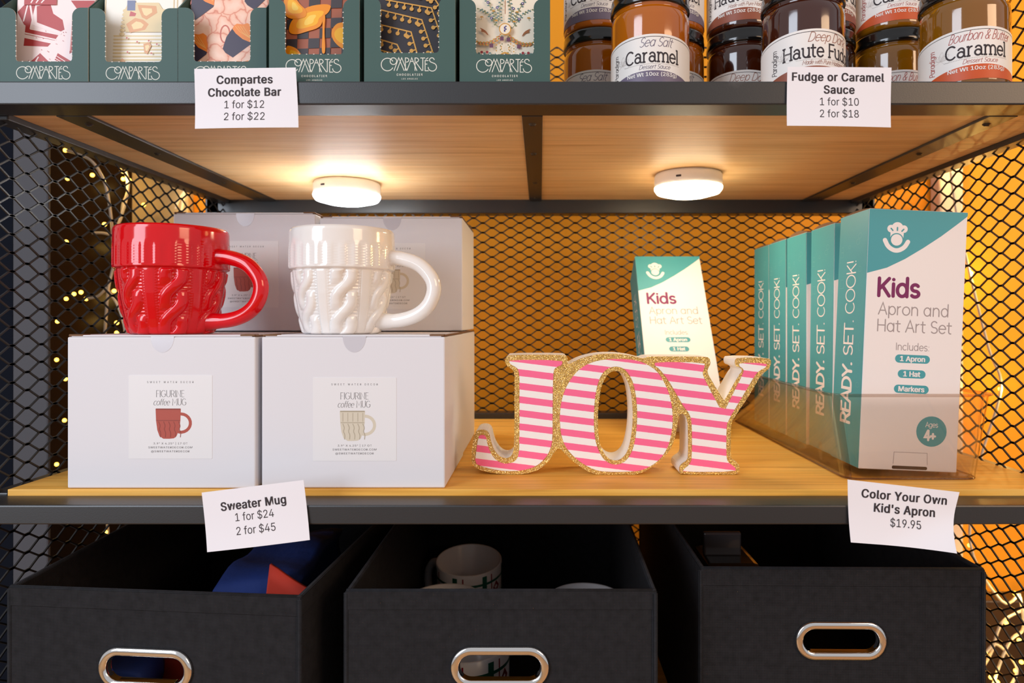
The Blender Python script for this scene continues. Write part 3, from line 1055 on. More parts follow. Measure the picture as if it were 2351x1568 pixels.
def kids_carton(x, y, z, label, rot=(0, 0, 0), front_art=True, group=None, flap=0.0):
    t = thing('apron_box', (x, y, z), label, 'box', group, rot)
    # body: front at y = 0, teal spine at x = 0
    b = MB()
    b.box((0, 0, 0), (KW, KD, KH), 1, 0.0006, 1)
    b.flat([[(0.0004, 0.0004), (0.0004, KH - 0.0004), (KD - 0.0004, KH - 0.0004), (KD - 0.0004, 0.0004)]], lambda a, c: Vector((-0.0002, a, c)), 0)

    def F0(px, py):      # photo pixels on the nearest carton -> the face
        return (px - (2003 - 28 * (py - 481) / 600)) * KS, KH - (py - 481) * KS * KH / (604 * KS)
    mp = lambda a, c: Vector((a, -0.00005, c))
    mp2 = lambda a, c: Vector((a, -0.00015, c))
    mp3 = lambda a, c: Vector((a, -0.00025, c))
    # teal corner with its curved lower edge
    curve = [(0, KH - 0.0585), (0.2 * KW, KH - 0.053), (0.38 * KW, KH - 0.0445), (0.56 * KW, KH - 0.034), (0.74 * KW, KH - 0.0225), (0.9 * KW, KH - 0.011), (KW, KH - 0.0035)]
    b.flat([curve + [(KW, KH - 0.0003), (0, KH - 0.0003)]], mp, 0)
    # cook's hat emblem
    ux, uz = F0(2066, 545)
    E = lambda px, py: (ux + (px - 2066) * KS, uz - (py - 545) * KS)
    for cx, cy, r in ((2051, 526, 8.8), (2065.6, 524, 13.5), (2080.5, 526, 8.7)):
        c = E(cx, cy)
        b.flat([ell(c[0], c[1], r * KS)], mp2, 1)
    b.flat([[E(2050, 528), E(2081, 528), E(2080, 547), E(2050, 547)]], mp2, 1)
    c = E(2064.6, 551.5)
    b.flat([ell(c[0], c[1], 15.8 * KS)], mp3, 0)
    b.flat([ell(c[0], c[1], 13.2 * KS)], lambda a, q: Vector((a, -0.00035, q)), 1)
    for l in (((2051, 525.5), (2055, 530)), ((2065.5, 523), (2065.5, 529.5)), ((2080, 526.5), (2076, 531))):
        b.art(stroke([E(*p) for p in l], 3.2 * KS), mp3, 0)
    b.art(stroke(chaikin([E(*p) for p in ((2038, 553), (2046, 569), (2064.5, 578), (2083, 569.5), (2091, 555))], 3, False), 10.2 * KS), mp2, 1)
    # wording
    q = F0(2068, 682)
    b.art(shift(vtext('Kids', 40 * KS, 8.0 * KS, xs=.98, track=6), *q), mp, 2)
    q = F0(2103, 725)
    b.art(shift(vtext('Apron and', 27 * KS, 2.5 * KS, xs=.97, track=3), *q), mp, 3)
    q = F0(2104, 764)
    b.art(shift(vtext('Hat Art Set', 27 * KS, 2.5 * KS, xs=.98, track=3), *q), mp, 3)
    q = F0(2100, 806)
    b.art(shift(vtext('Includes:', 16 * KS, 1.6 * KS, xs=.95, track=4), *q), mp, 3)
    for cx, cy, w, tx in ((2100, 826, 80, '1 Apron'), (2098, 861, 64, '1 Hat'), (2097, 896, 80, 'Markers')):
        q = F0(cx, cy)
        b.flat([rrect(q[0] - w / 2 * KS, q[1] - 9.5 * KS, q[0] + w / 2 * KS, q[1] + 9.5 * KS, 9.4 * KS)], mp, 0)
        b.art(shift(ftext(tx, 11.5 * KS, .14), q[0], q[1] - 5.5 * KS), mp2, 1)
    q = F0(2143, 992)
    b.flat([ell(q[0], q[1], 35 * KS)], mp, 0)
    b.art(shift(vtext('Ages', 11.5 * KS, 1.3 * KS, xs=.9), q[0], q[1] + 10 * KS), mp2, 1)
    b.art(shift(vtext('4+', 22 * KS, 5.0 * KS, xs=.92), q[0] - 3 * KS, q[1] - 20 * KS), mp2, 1)
    # tuck slot at the foot of the front
    b.flat([rrect(0.030, 0.0012, 0.062, 0.0042, 0.0012, 2)], mp, 4)
    b.art(stroke([(0.031, 0.006), (0.0315, 0.0165), (0.0615, 0.0165), (0.062, 0.006)], 0.0004), mp, 3)
    # spine: READY. SET. COOK! reading upwards
    z0 = 0.0370
    for tx, w, ln in (('READY.', 0.0036, 0.0580), ('SET.', 0.0022, 0.0335), ('COOK!', 0.00165, 0.0500)):
        v = vtext(tx, 0.0180, w, align='l')
        mx = max(p[0] for p in v[0])
        vf = ([(p[0] / mx * ln,) + tuple(p[1:]) for p in v[0]], v[1])
        b.art(vf, (lambda zz: lambda a, c: Vector((-0.00032, KD * 0.52 - 0.0090 + c, zz + a)))(z0), 1)
        z0 += ln + 0.006
    # faint kitchen doodles on the spine
    rnd = random.Random(5)
    for i in range(16):
        yy, zz, r = rnd.uniform(0.006, KD - 0.006), rnd.uniform(0.01, KH - 0.01), rnd.uniform(0.002, 0.0042)
        sh = [ell(yy, zz, r, r * .7, 12), [(yy - r, zz - r), (yy + r, zz - r), (yy + r * .7, zz + r), (yy - r * .7, zz + r)], arc(yy, zz, r * .6, r, 0, 300)][i % 3]
        b.art(stroke(sh + [sh[0]], 0.0003, False), lambda a, c: Vector((-0.00025, a, c)), 5)
    b.build('carton', [TEAL, BOXW, PURPLE, GREYINK, KRAFT_D, TEAL_L], t)
    # top flap: corrugated brown edge
    q = MB()
    pts = []
    for i in range(9):
        u = i / 8
        pts.append((u, 0.0008 + flap * math.sin(math.pi * u) ** 0.7))
    vs = []
    for u, hh in pts:
        for x in (0.0015, KW * 0.5, KW - 0.0015):
            vs.append((x, 0.002 + u * (KD - 0.004), KH + hh * (1 - x / KW)))
    vs += [(p[0], p[1], KH + 0.0) for p in vs]
    n = 27
    fs = []
    for i in range(8):
        for j in range(2):
            a = i * 3 + j
            fs.append([a, a + 1, a + 4, a + 3])
        for j in (0, 2):
            fs.append([i * 3 + j, i * 3 + 3 + j, n + i * 3 + 3 + j, n + i * 3 + j])
    for r0 in (0, 24):
        for j in range(2):
            fs.append([r0 + j, r0 + j + 1, n + r0 + j + 1, n + r0 + j])
    q.add(vs, fs)
    q.build('top_flap', KRAFT, t)
    return t


KZ = BL + 0.0032
GR = "kids' apron boxes in the tray"
lab = ['kids apron art set box in front in the clear tray, its printed white face showing',
       'teal apron box second in the tray row, directly behind the white-faced one',
       'teal apron box third in the tray row, counted from the shelf front',
       'teal apron box fourth in the tray row, next to last towards the back mesh',
       'teal apron box at the back end of the tray row beside the mesh']
kx = [0.2885, 0.2965, 0.2955, 0.2955, 0.2965]
ky = [0.0765, 0.150, 0.2125, 0.2745, 0.3375]
kr = [0.043, 0.012, 0.0, 0.0, 0.0]
kf = [0.0015, 0.003, 0.004, 0.0025, 0.0015]
kids = []
for i in range(5):
    kids.append(kids_carton(kx[i], ky[i], KZ + 0.0002 + KW * math.sin(kr[i]), lab[i], (0, kr[i], 0), True, GR, kf[i]))
th = math.radians(33)
kids_carton(0.1310, 0.2665, BL + KD * math.sin(th) + 0.0004, 'kids apron art set box leaning back on the mesh behind the letter sign', (-th, 0, 0), True, None, 0.001)

# clear tray


def rloop(x0, y0, x1, y1, r, z, n=6):
    return [(p[0], p[1], z) for p in rrect(x0, y0, x1, y1, r, n)]


tb = MB()
lo = [rloop(.271, .0625, .3905, .412, .012, BL + 0.0003), rloop(.2575, .0585, .4010, .424, .014, BL + 0.074), rloop(.2545, .0560, .4040, .427, .015, BL + 0.0755), rloop(.2545, .0560, .4040, .427, .015, BL + 0.0767),
      rloop(.2600, .0610, .3988, .4215, .012, BL + 0.0767), rloop(.2733, .0650, .3885, .4095, .010, BL + 0.003)]
n = len(lo[0])
vs = [p for l in lo for p in l]
fs = []
for i in range(len(lo) - 1):
    for k in range(n):
        fs.append([i * n + k, i * n + (k + 1) % n, (i + 1) * n + (k + 1) % n, (i + 1) * n + k])
fs.append(list(range(n))[::-1])
fs.append([(len(lo) - 1) * n + k for k in range(n)])
tb.add(vs, fs, 0, True)
for i in range(len(lo) - 1):       # the lip and the tight corners are seen through more plastic
    for k in range(n):
        if i in (1, 2, 3) or (i == 0 and k % 7 in (2, 3) and k >= 14):
            tb.m[i * n + k] = 1

tb.tube(rloop(.2712, .0627, .3903, .4118, .012, BL + 0.0012) + rloop(.2712, .0627, .3903, .4118, .012, BL + 0.0012)[:1], 0.0008, 6, 1, False)
for y in (0.115, 0.175, 0.235, 0.30):
    tb.box((0.2705, y, BL + 0.004), (0.2722, y + 0.006, BL + 0.024), 0, 0.0006, 1)
tray = tb.build('clear_tray', [CLEAR, CLEAR_E])
tag(tray, 'clear plastic tray holding a row of teal apron boxes', 'tray')

# ------------------------------------------------------------------ price tags taped to the rails


def price_tag(corners, lines, label, D=0.5285, curl=0.004, ccorner=None, bulge=0.001):
    """corners: TL, TR, BR, BL in the photo; lines: (text, bold, centre px, baseline px, cap px)."""
    cx = sum(c[0] for c in corners) / 4
    cy = sum(c[1] for c in corners) / 4
    org = P(cx, cy, D)
    TL, TR, BR, BLc = corners
    rot = math.atan2(-((TR[1] - TL[1]) + (BR[1] - BLc[1])) / 2, ((TR[0] - TL[0]) + (BR[0] - BLc[0])) / 2)
    h = (BLc[1] + BR[1] - TL[1] - TR[1]) / 2
    w = (TR[0] + BR[0] - TL[0] - BLc[0]) / 2

    def off(s, t):
        o = curl * max(0, t - 0.35) ** 2 + bulge * math.sin(math.pi * s) * t
        if ccorner:
            o += ccorner * max(0, s + t - 1.25) ** 2
        return o

    def bil(s, t, d=0.0):
        x = (TL[0] * (1 - s) + TR[0] * s) * (1 - t) + (BLc[0] * (1 - s) + BR[0] * s) * t
        y = (TL[1] * (1 - s) + TR[1] * s) * (1 - t) + (BLc[1] * (1 - s) + BR[1] * s) * t
        return P(x, y, D) - org + Vector((0, -off(s, t) - d, 0))
    mb = MB()
    nx, ny = 14, 10
    for d, flip in ((0.0, False), (-0.00025, True)):
        vs = [bil(i / nx, j / ny, d) for j in range(ny + 1) for i in range(nx + 1)]
        fs = []
        for j in range(ny):
            for i in range(nx):
                a = j * (nx + 1) + i
                q = [a, a + nx + 1, a + nx + 2, a + 1]
                fs.append(q[::-1] if flip else q)
        mb.add(vs, fs, 0, True)
    for tx, bold, px, py, cap, wpx in lines:
        v, f = ftext(tx, cap, .115 if bold else 0.0, space=1.07 if bold else 1.0)
        w0 = max(p[0] for p in v) - min(p[0] for p in v)
        v = [(p[0] * wpx / w0,) + tuple(p[1:]) for p in v]

        def mp(x, y):
            c, s_ = math.cos(rot), math.sin(rot)
            X, Y = px + x * c - y * s_, py - (x * s_ + y * c)
            dx, dy = X - TL[0], Y - TL[1]
            u = (dx * c - dy * s_) / w
            t = (dx * s_ + dy * c) / h
            u = min(1, max(0, u))
            t = min(1, max(0, t))
            return P(X, Y, D) - org + Vector((0, -off(u, t) - 0.00008, 0))
        mb.art((v, f), mp, 1)
    o = mb.build('price_tag', [PAPER, INK_D], None, org)
    return tag(o, label, 'price tag', 'paper price tags on the rails')


price_tag([(446, 158), (679, 155), (687, 294), (450, 297)],
          [('Compartes', 1, 562, 192, 18.5, 129), ('Chocolate Bar', 1, 562, 221, 18.5, 168), ('1 for $12', 0, 562, 249, 17.5, 91), ('2 for $22', 0, 563, 277, 17.5, 93)],
          'white paper price tag for chocolate bars taped to the upper rail')
price_tag([(1808, 153), (2047, 155), (2043, 294), (1805, 290)],
          [('Fudge or Caramel', 1, 1924, 186.5, 18.5, 212), ('Sauce', 1, 1926, 215.5, 18.5, 71), ('1 for $10', 0, 1926, 243, 17.5, 89), ('2 for $18', 0, 1925, 271, 17.5, 89)],
          'white paper price tag for fudge or caramel sauce on the upper rail')
price_tag([(463, 1131), (697, 1102), (713, 1238), (478, 1266)],
          [('Sweater Mug', 1, 583, 1164, 19, 151), ('1 for $24', 0, 586, 1191, 18, 89), ('2 for $45', 0, 590, 1222, 18, 90)],
          'tilted white price tag for sweater mugs on the middle rail')
price_tag([(1946, 1101), (2203, 1130), (2171, 1256), (1949, 1242)],
          [('Color Your Own', 1, 2075, 1150, 19, 197), ("Kid's Apron", 1, 2075, 1180, 19, 141), ('$19.95', 0, 2076, 1210, 18, 70)],
          "curled white price tag for a kid's apron on the middle rail", curl=0.008, ccorner=0.02)

# ------------------------------------------------------------------ chocolate bars in their green display boxes
CW, CH, CD = 0.0731, 0.0692, 0.095


def compartes(mb, k, ox, oz, mp, m):
    """Thin art-deco wordmark; coordinates in its own 445 x 105 frame, centred on ox."""
    L = [arc(420, 420, 210, 213, 29, 331, 30), ell(620, 307, 110, 113, 26) + [(730, 307)], [(640, 630), (800, 192), (985, 630)], [(735, 630), (900, 192), (1070, 628)],
         [(1025, 630), (1025, 198), (1062, 198)] + [(1062 + 80 * math.sin(t * .2618), 268 - 70 * math.cos(t * .2618)) for t in range(1, 13)] + [(1025, 338)],
         [(1075, 628), (1240, 192), (1415, 630)], [(1195, 315), (1285, 315)],
         [(1350, 630), (1350, 198), (1390, 198)] + [(1390 + 80 * math.sin(t * .2618), 268 - 70 * math.cos(t * .2618)) for t in range(1, 13)] + [(1350, 338)], [(1375, 340), (1585, 630)],
         [(1530, 200), (1690, 200)], [(1612, 200), (1612, 630)], [(1805, 285), (1690, 285), (1690, 630), (1810, 630)], [(1690, 405), (1765, 405)], [(1710, 250), (1795, 190)],
         chaikin([(2000, 265), (1975, 208), (1915, 188), (1850, 218), (1836, 280), (1868, 332), (1950, 362), (2040, 402), (2080, 480), (2070, 560), (2010, 625), (1930, 648), (1850, 620), (1805, 570), (1790, 505)], 2, False)]
    for ln in L:
        mb.art(stroke([((p[0] - 1143) * k + ox, oz - (p[1] - 190) * k) for p in ln], 27 * k, False), mp, m)


def choc_box(px, D, label):
    x = (px - CX) / F * D
    t = thing('display_box', (x, D - D0, BU + 0.0004), label, 'box', 'green chocolate display boxes', (0, 0, 0))
    wb, wx = 0.0246, 0.0233
    cut = arc(-wx + 0.0025, wb + 0.0025, 0.0025, 0.0025, 180, 270, 4) + arc(wx - 0.0025, wb + 0.0025, 0.0025, 0.0025, 270, 360, 4)
    out = [(-CW / 2, 0)] + [(-CW / 2, CH)] + arc(-wx - 0.007, CH - 0.007, 0.007, 0.007, 90, 0, 6) + cut + arc(wx + 0.007, CH - 0.007, 0.007, 0.007, 180, 90, 6) + [(CW / 2, CH), (CW / 2, 0)]
    mp = lambda a, b, d: Vector((a, d, b))
    q = MB()
    q.prism([out], mp, 0.0, 0.0006, 0, 1)
    for z in np.arange(wb + 0.004, CH - 0.008, 0.0042):     # torn white perforation nibs
        for s in (-1, 1):
            q.box((s * wx - 0.0004, -0.0001, z), (s * wx + 0.0004, 0.0005, z + 0.0008), 1)
    for z in np.arange(-wx + 0.005, wx - 0.004, 0.0058):
        q.box((z, -0.0001, wb - 0.0003), (z + 0.0010, 0.0005, wb + 0.0003), 1)
    fm = lambda a, b: Vector((a, -0.00004, b))
    compartes(q, 2.378e-5, -0.0006, 0.0206, fm, 2)
    q.art(shift(ftext('CHOCOLATIER', 0.0017, .1, xs=.82, space=1.5), 0, 0.0061), fm, 2)
    q.art(shift(ftext('LOS ANGELES', 0.0011, .1, xs=.82, space=1.5), 0, 0.0031), fm, 2)
    q.build('front_panel', [GREEN, GREEN_IN, LOGO], t)
    q = MB()
    for s in (-1, 1):
        a, b = sorted((s * CW / 2, s * (CW / 2 - 0.0006)))
        pts = [(0.0006, 0), (CD, 0), (CD, 0.125), (0.055, 0.125), (0.0006, CH)]
        q.prism([pts], lambda u, v, d: Vector((d, u, v)), a, b, 0)
    q.box((-CW / 2, CD, 0), (CW / 2, CD + 0.0006, 0.125))
    q.box((-CW / 2 + 0.0006, 0.0006, 0), (CW / 2 - 0.0006, CD, 0.0006), 1)
    q.build('tray', [GREEN, GREEN_IN], t)
    return x, D


def bar(px, D, label, design):
    x = (px - CX) / F * D
    t = thing('chocolate_bar', (x, D - D0 + 0.0100, BU + 0.0015), label, 'chocolate bar', None, (-0.05, 0, 0))
    q = MB()
    w, h = 0.0335, 0.150
    q.box((-w, 0, 0), (w, 0.0095, h), 0, 0.0012, 2)
    lay = [0.0]

    def A(zx, zy, zs, zo):      # zoomed photo crop -> bar face
        return ((zo + zx / zs - px) * D / F, (CY - zy / zs) * D / F + EZ - BU - 0.0012)

    def poly(pts, m, lift=None):
        lay[0] += 0.000012
        d = -0.00003 - lay[0]
        pts = [(max(-w + .0008, min(w - .0008, p[0])), max(0.001, min(h - 0.001, p[1]))) for p in pts]
        q.flat([pts], lambda a, b: Vector((a, d, b)), m)

    def line(pts, wd, m):
        lay[0] += 0.000012
        d = -0.00003 - lay[0]
        q.art(stroke(pts, wd), lambda a, b: Vector((max(-w, min(w, a)), d, max(0.0005, min(h, b)))), m)
    mats = design(A, poly, line, w, h)
    q.build('wrapper', mats, t)


Z1 = (3.673, 0)
Z2 = (3.457, 600)


def d_cake(A, poly, line, w, h):
    a = lambda *p: [A(x, y, *Z1) for x, y in p]
    for dy in (0, -620):
        s = lambda *p: a(*[(x, y + dy) for x, y in p])
        poly(s((40, 40), (130, -60), (200, -60), (150, 185), (100, 150)), 1)
        poly(s((205, -10), (320, -40), (350, 55), (432, 110), (452, 195), (420, 212), (212, 132)), 1)
        poly(s((118, 120), (155, 195), (400, 245), (370, 292), (110, 236)), 1)
        poly(s((110, 270), (338, 318), (312, 346), (105, 338)), 1)
        line(s((145, -40), (182, 150), (420, 232)), 0.0016, 0)
        line(s((110, 225), (380, 285)), 0.0012, 0)
        line(s((96, 120), (128, -30)), 0.0012, 0)
        poly(s((522, 92), (600, 80), (600, 345), (502, 408)), 1)
        line(s((520, 100), (508, 390)), 0.0008, 2)
        poly(s((100, 545), (250, 404), (380, 530), (380, 600), (100, 600)), 1)
        for k in (0, 45, 90):
            line(s((160 + k, 580), (235 + k, 440 + k * .6)), 0.0011, 0)
        poly(s((402, 404), (512, 470), (490, 524), (378, 462)), 1)
        for k in (15, 38):
            line(s((392 - k * .2, 412 + k), (504 - k * .2, 482 + k)), 0.0006, 0)
        poly(s((500, -60), (760, -60), (700, 40), (560, 20)), 1)
        line(s((540, -30), (740, 0)), 0.0012, 0)
        r = random.Random(3)
        for i in range(26):
            x, y = r.uniform(150, 620), r.uniform(200, 520)
            q = A(x, y + dy, *Z1)
            poly(ell(q[0], q[1], 0.00035, n=6), 1)
    return [mat('blush_print', (250, 226, 222), 0.4), mat('cake_red_print', (184, 62, 60), 0.45), mat('pale_red_print', (222, 150, 140), 0.45)]


def d_toffee(A, poly, line, w, h):
    a = lambda *p: [A(x, y, *Z1) for x, y in p]
    for i, y in enumerate(range(250, 530, 30)):
        line(a((880, y), (1380, y)), 0.0009, 1)
        line(a((880, y + 8), (1380, y + 8)), 0.0004, 2)
    for x in (780, 800, 1390, 1420):
        line(a((x, 60), (x, -600)), 0.0006, 1)
    for sgn in (-1, 1):
        for k in range(7):
            q = A(1140 + sgn * (190 - k * 4), 235 - k * 34, *Z1)
            poly(ell(q[0], q[1], 0.0022, 0.0016, 10), 1)
    poly(a((960, 40), (1000, -40), (1260, -40), (1310, 40), (1290, 220), (980, 220)), 1)
    poly(a((990, 30), (1060, 30), (1060, -60), (990, -60)), 4)
    poly(a((1020, 35), (1070, 55), (1060, 80), (1010, 80)), 5)
    for p in ([(985, 150), (1060, 95), (1130, 110), (1180, 150), (1150, 200), (1080, 215), (1020, 225)], [(1080, -20), (1240, -10), (1250, 50), (1160, 110), (1120, 90), (1090, 20)],
              [(1140, 325), (1190, 310), (1210, 340), (1175, 415), (1150, 400)], [(915, 530), (960, 450), (1040, 525), (1010, 545)]):
        poly(a(*p), 3)
        c = [(sum(t[0] for t in p) / len(p) + (x - sum(t[0] for t in p) / len(p)) * .55, sum(t[1] for t in p) / len(p) + (y - sum(t[1] for t in p) / len(p)) * .55) for x, y in p]
        poly(a(*c), 2)
    r = random.Random(4)
    for i in range(60):
        x = r.uniform(1130, 1350)
        q = A(x, r.uniform(545 - (x - 1110) * .36, 535), *Z1)
        poly(ell(q[0], q[1], r.uniform(.0003, .0008), n=6), 6 if i % 3 else 2)
    for x, y in ((1000, 275), (1090, 310), (1190, 300), (1010, 400), (1215, 410), (1260, 330)):
        q = A(x, y, *Z1)
        poly(ell(q[0], q[1], 0.0008, n=6), 5)
    return [mat('cream_print_paper', (250, 243, 230), 0.4), mat('sand_print', (236, 214, 168), 0.45), mat('pale_gold_print', (246, 222, 170), 0.45), mat('toffee_print', (226, 168, 120), 0.4),
            mat('slate_print', (120, 128, 160), 0.4), mat('rose_print', (200, 96, 96), 0.4), mat('grey_crumb_print', (150, 146, 152), 0.5)]


def marble_mat():
    m, nt, b, N = nodes_of('salmon_marbled_paper', 0.4)
    tc = N('ShaderNodeTexCoord')
    no = N('ShaderNodeTexNoise')
    no.inputs['Scale'].default_value = 90
    nt.links.new(tc.outputs['Object'], no.inputs['Vector'])
    mx = N('ShaderNodeMix', data_type='RGBA')
    mx.inputs[0].default_value = 0.012
    nt.links.new(tc.outputs['Object'], mx.inputs[6])
    nt.links.new(no.outputs['Color'], mx.inputs[7])
    v = N('ShaderNodeTexVoronoi', feature='DISTANCE_TO_EDGE')
    v.inputs['Scale'].default_value = 78
    nt.links.new(mx.outputs[2], v.inputs['Vector'])
    r = ramp(N, [(0.0, srgb(214, 128, 100)), (0.03, srgb(238, 166, 138)), (0.08, srgb(246, 194, 168)), (0.35, srgb(252, 212, 190))])
    nt.links.new(v.outputs['Distance'], r.inputs[0])
    nt.links.new(r.outputs[0], b.inputs['Base Color'])
    return m


def d_cup(A, poly, line, w, h):
    for dx, dy, k in ((0, 0, 1), (-330, -330, 1), (180, -420, 1), (-380, 90, 1), (10, 330, 1)):
        a = lambda *p: [A(x + dx, y + dy, *Z1) for x, y in p]
        line([A(1838 + dx + 40 * math.cos(t * .4), 235 + dy + 76 * math.sin(t * .4), *Z1) for t in range(17)], 0.0012, 3)
        poly(a((1905, 178), (1850, 260), (1820, 365), (1845, 400), (1910, 442), (2062, 325), (2068, 305), (1990, 265)), 1)
        poly(a((1900, 190), (1915, 160), (1938, 143), (1995, 150), (2030, 138), (2062, 162), (2060, 200), (2072, 240), (2066, 312), (1990, 280), (1930, 230)), 2)
        for k in range(4):
            line(a((1925 + k * 22, 165), (1965 + k * 22, 215 + k * 4), (2040 + k * 6, 262 + k * 4)), 0.0004, 4)
    return [marble_mat(), mat('indigo_print', (66, 58, 78), 0.45), mat('orange_cream_print', (246, 140, 56), 0.4), mat('brick_print', (204, 108, 88), 0.4), mat('pale_orange_print', (252, 184, 100), 0.4)]


def d_walnut(A, poly, line, w, h):
    a = lambda *p: [A(x, y, *Z2) for x, y in p]
    for i in range(-1, 8):
        for j in range(-9, 7):
            if (i + j) % 2:
                x, y = 155 + i * 90, 20 + j * 82 - i * 3
                poly(a((x, y), (x + 90, y - 3), (x + 88, y + 79), (x - 2, y + 82)), 1)
    for dx, dy in ((0, 0), (-20, -420), (180, -640)):
        s = lambda *p: a(*[(x + dx, y + dy) for x, y in p])
        for p in ([(170, 215), (188, 120), (255, 55), (330, -10), (520, -30), (502, 42), (450, 82), (442, 150), (400, 182), (330, 202), (240, 232)],
                  [(518, 200), (556, 142), (600, 128), (660, 130), (660, 360), (610, 345), (575, 322), (530, 270)],
                  [(150, 320), (200, 325), (252, 352), (282, 400), (342, 450), (330, 520), (150, 520)], [(630, -40), (770, -60), (760, 25), (680, 35)]):
            poly(chaikin(s(*p), 2), 2)
            cx, cy = sum(t[0] for t in p) / len(p), sum(t[1] for t in p) / len(p)
            poly(chaikin(s(*[(cx + (x - cx) * .66, cy + (y - cy) * .6) for x, y in p]), 2), 3)
            poly(chaikin(s(*[(cx + (x - cx) * .28, cy + (y - cy) * .35) for x, y in p]), 2), 4)
    poly(chaikin(a((445, 60), (474, 60), (464, 200), (478, 372), (462, 396), (444, 372), (452, 200)), 2), 2)
    poly(chaikin(a((440, 460), (460, 415), (478, 460)), 1), 2)
    return [mat('cocoa_print', (166, 92, 64), 0.4), mat('charcoal_print', (62, 54, 58), 0.4), mat('amber_print', (240, 146, 20), 0.35), mat('yellow_print', (250, 182, 34), 0.35), mat('pale_yellow_print', (252, 210, 90), 0.35)]


def d_deco(A, poly, line, w, h):
    a = lambda *p: [A(x, y, *Z2) for x, y in p]
    bands = [[(900, 350), (1005, 378), (1030, 440)], [(900, 262), (1052, 308), (1118, 440)], [(900, 140), (1165, 205), (1232, 440)], [(890, 15), (1252, 105), (1350, 395), (1420, 430)], [(960, -60), (1330, 8), (1392, 190), (1440, 230)], [(900, -200), (1340, -90), (1440, 60)], [(900, -320), (1380, -210), (1460, -60)], [(900, -440), (1440, -310)], [(900, -560), (1440, -430)]]
    for bd in bands:
        pts = a(*bd)
        line(pts, 0.0011, 1)
        for i in range(len(pts) - 1):
            p, q = pts[i], pts[i + 1]
            l = math.hypot(q[0] - p[0], q[1] - p[1])
            k = max(1, int(l / 0.0058))
            nx, nz = -(q[1] - p[1]) / l, (q[0] - p[0]) / l
            sg = -1
            for j in range(k):
                u = (j + .5) / k
                x, z = p[0] + (q[0] - p[0]) * u, p[1] + (q[1] - p[1]) * u
                ex, ez = x + sg * nx * 0.0038, z + sg * nz * 0.0038
                if abs(ex) < w - .003:
                    line([(x, z), (ex, ez)], 0.0011, 1)
                    poly(ell(ex, ez, 0.0017, n=14), 1)
    return [mat('midnight_print', (48, 44, 50), 0.4), mat('gold_print', (214, 162, 84), 0.35, 0.3)]


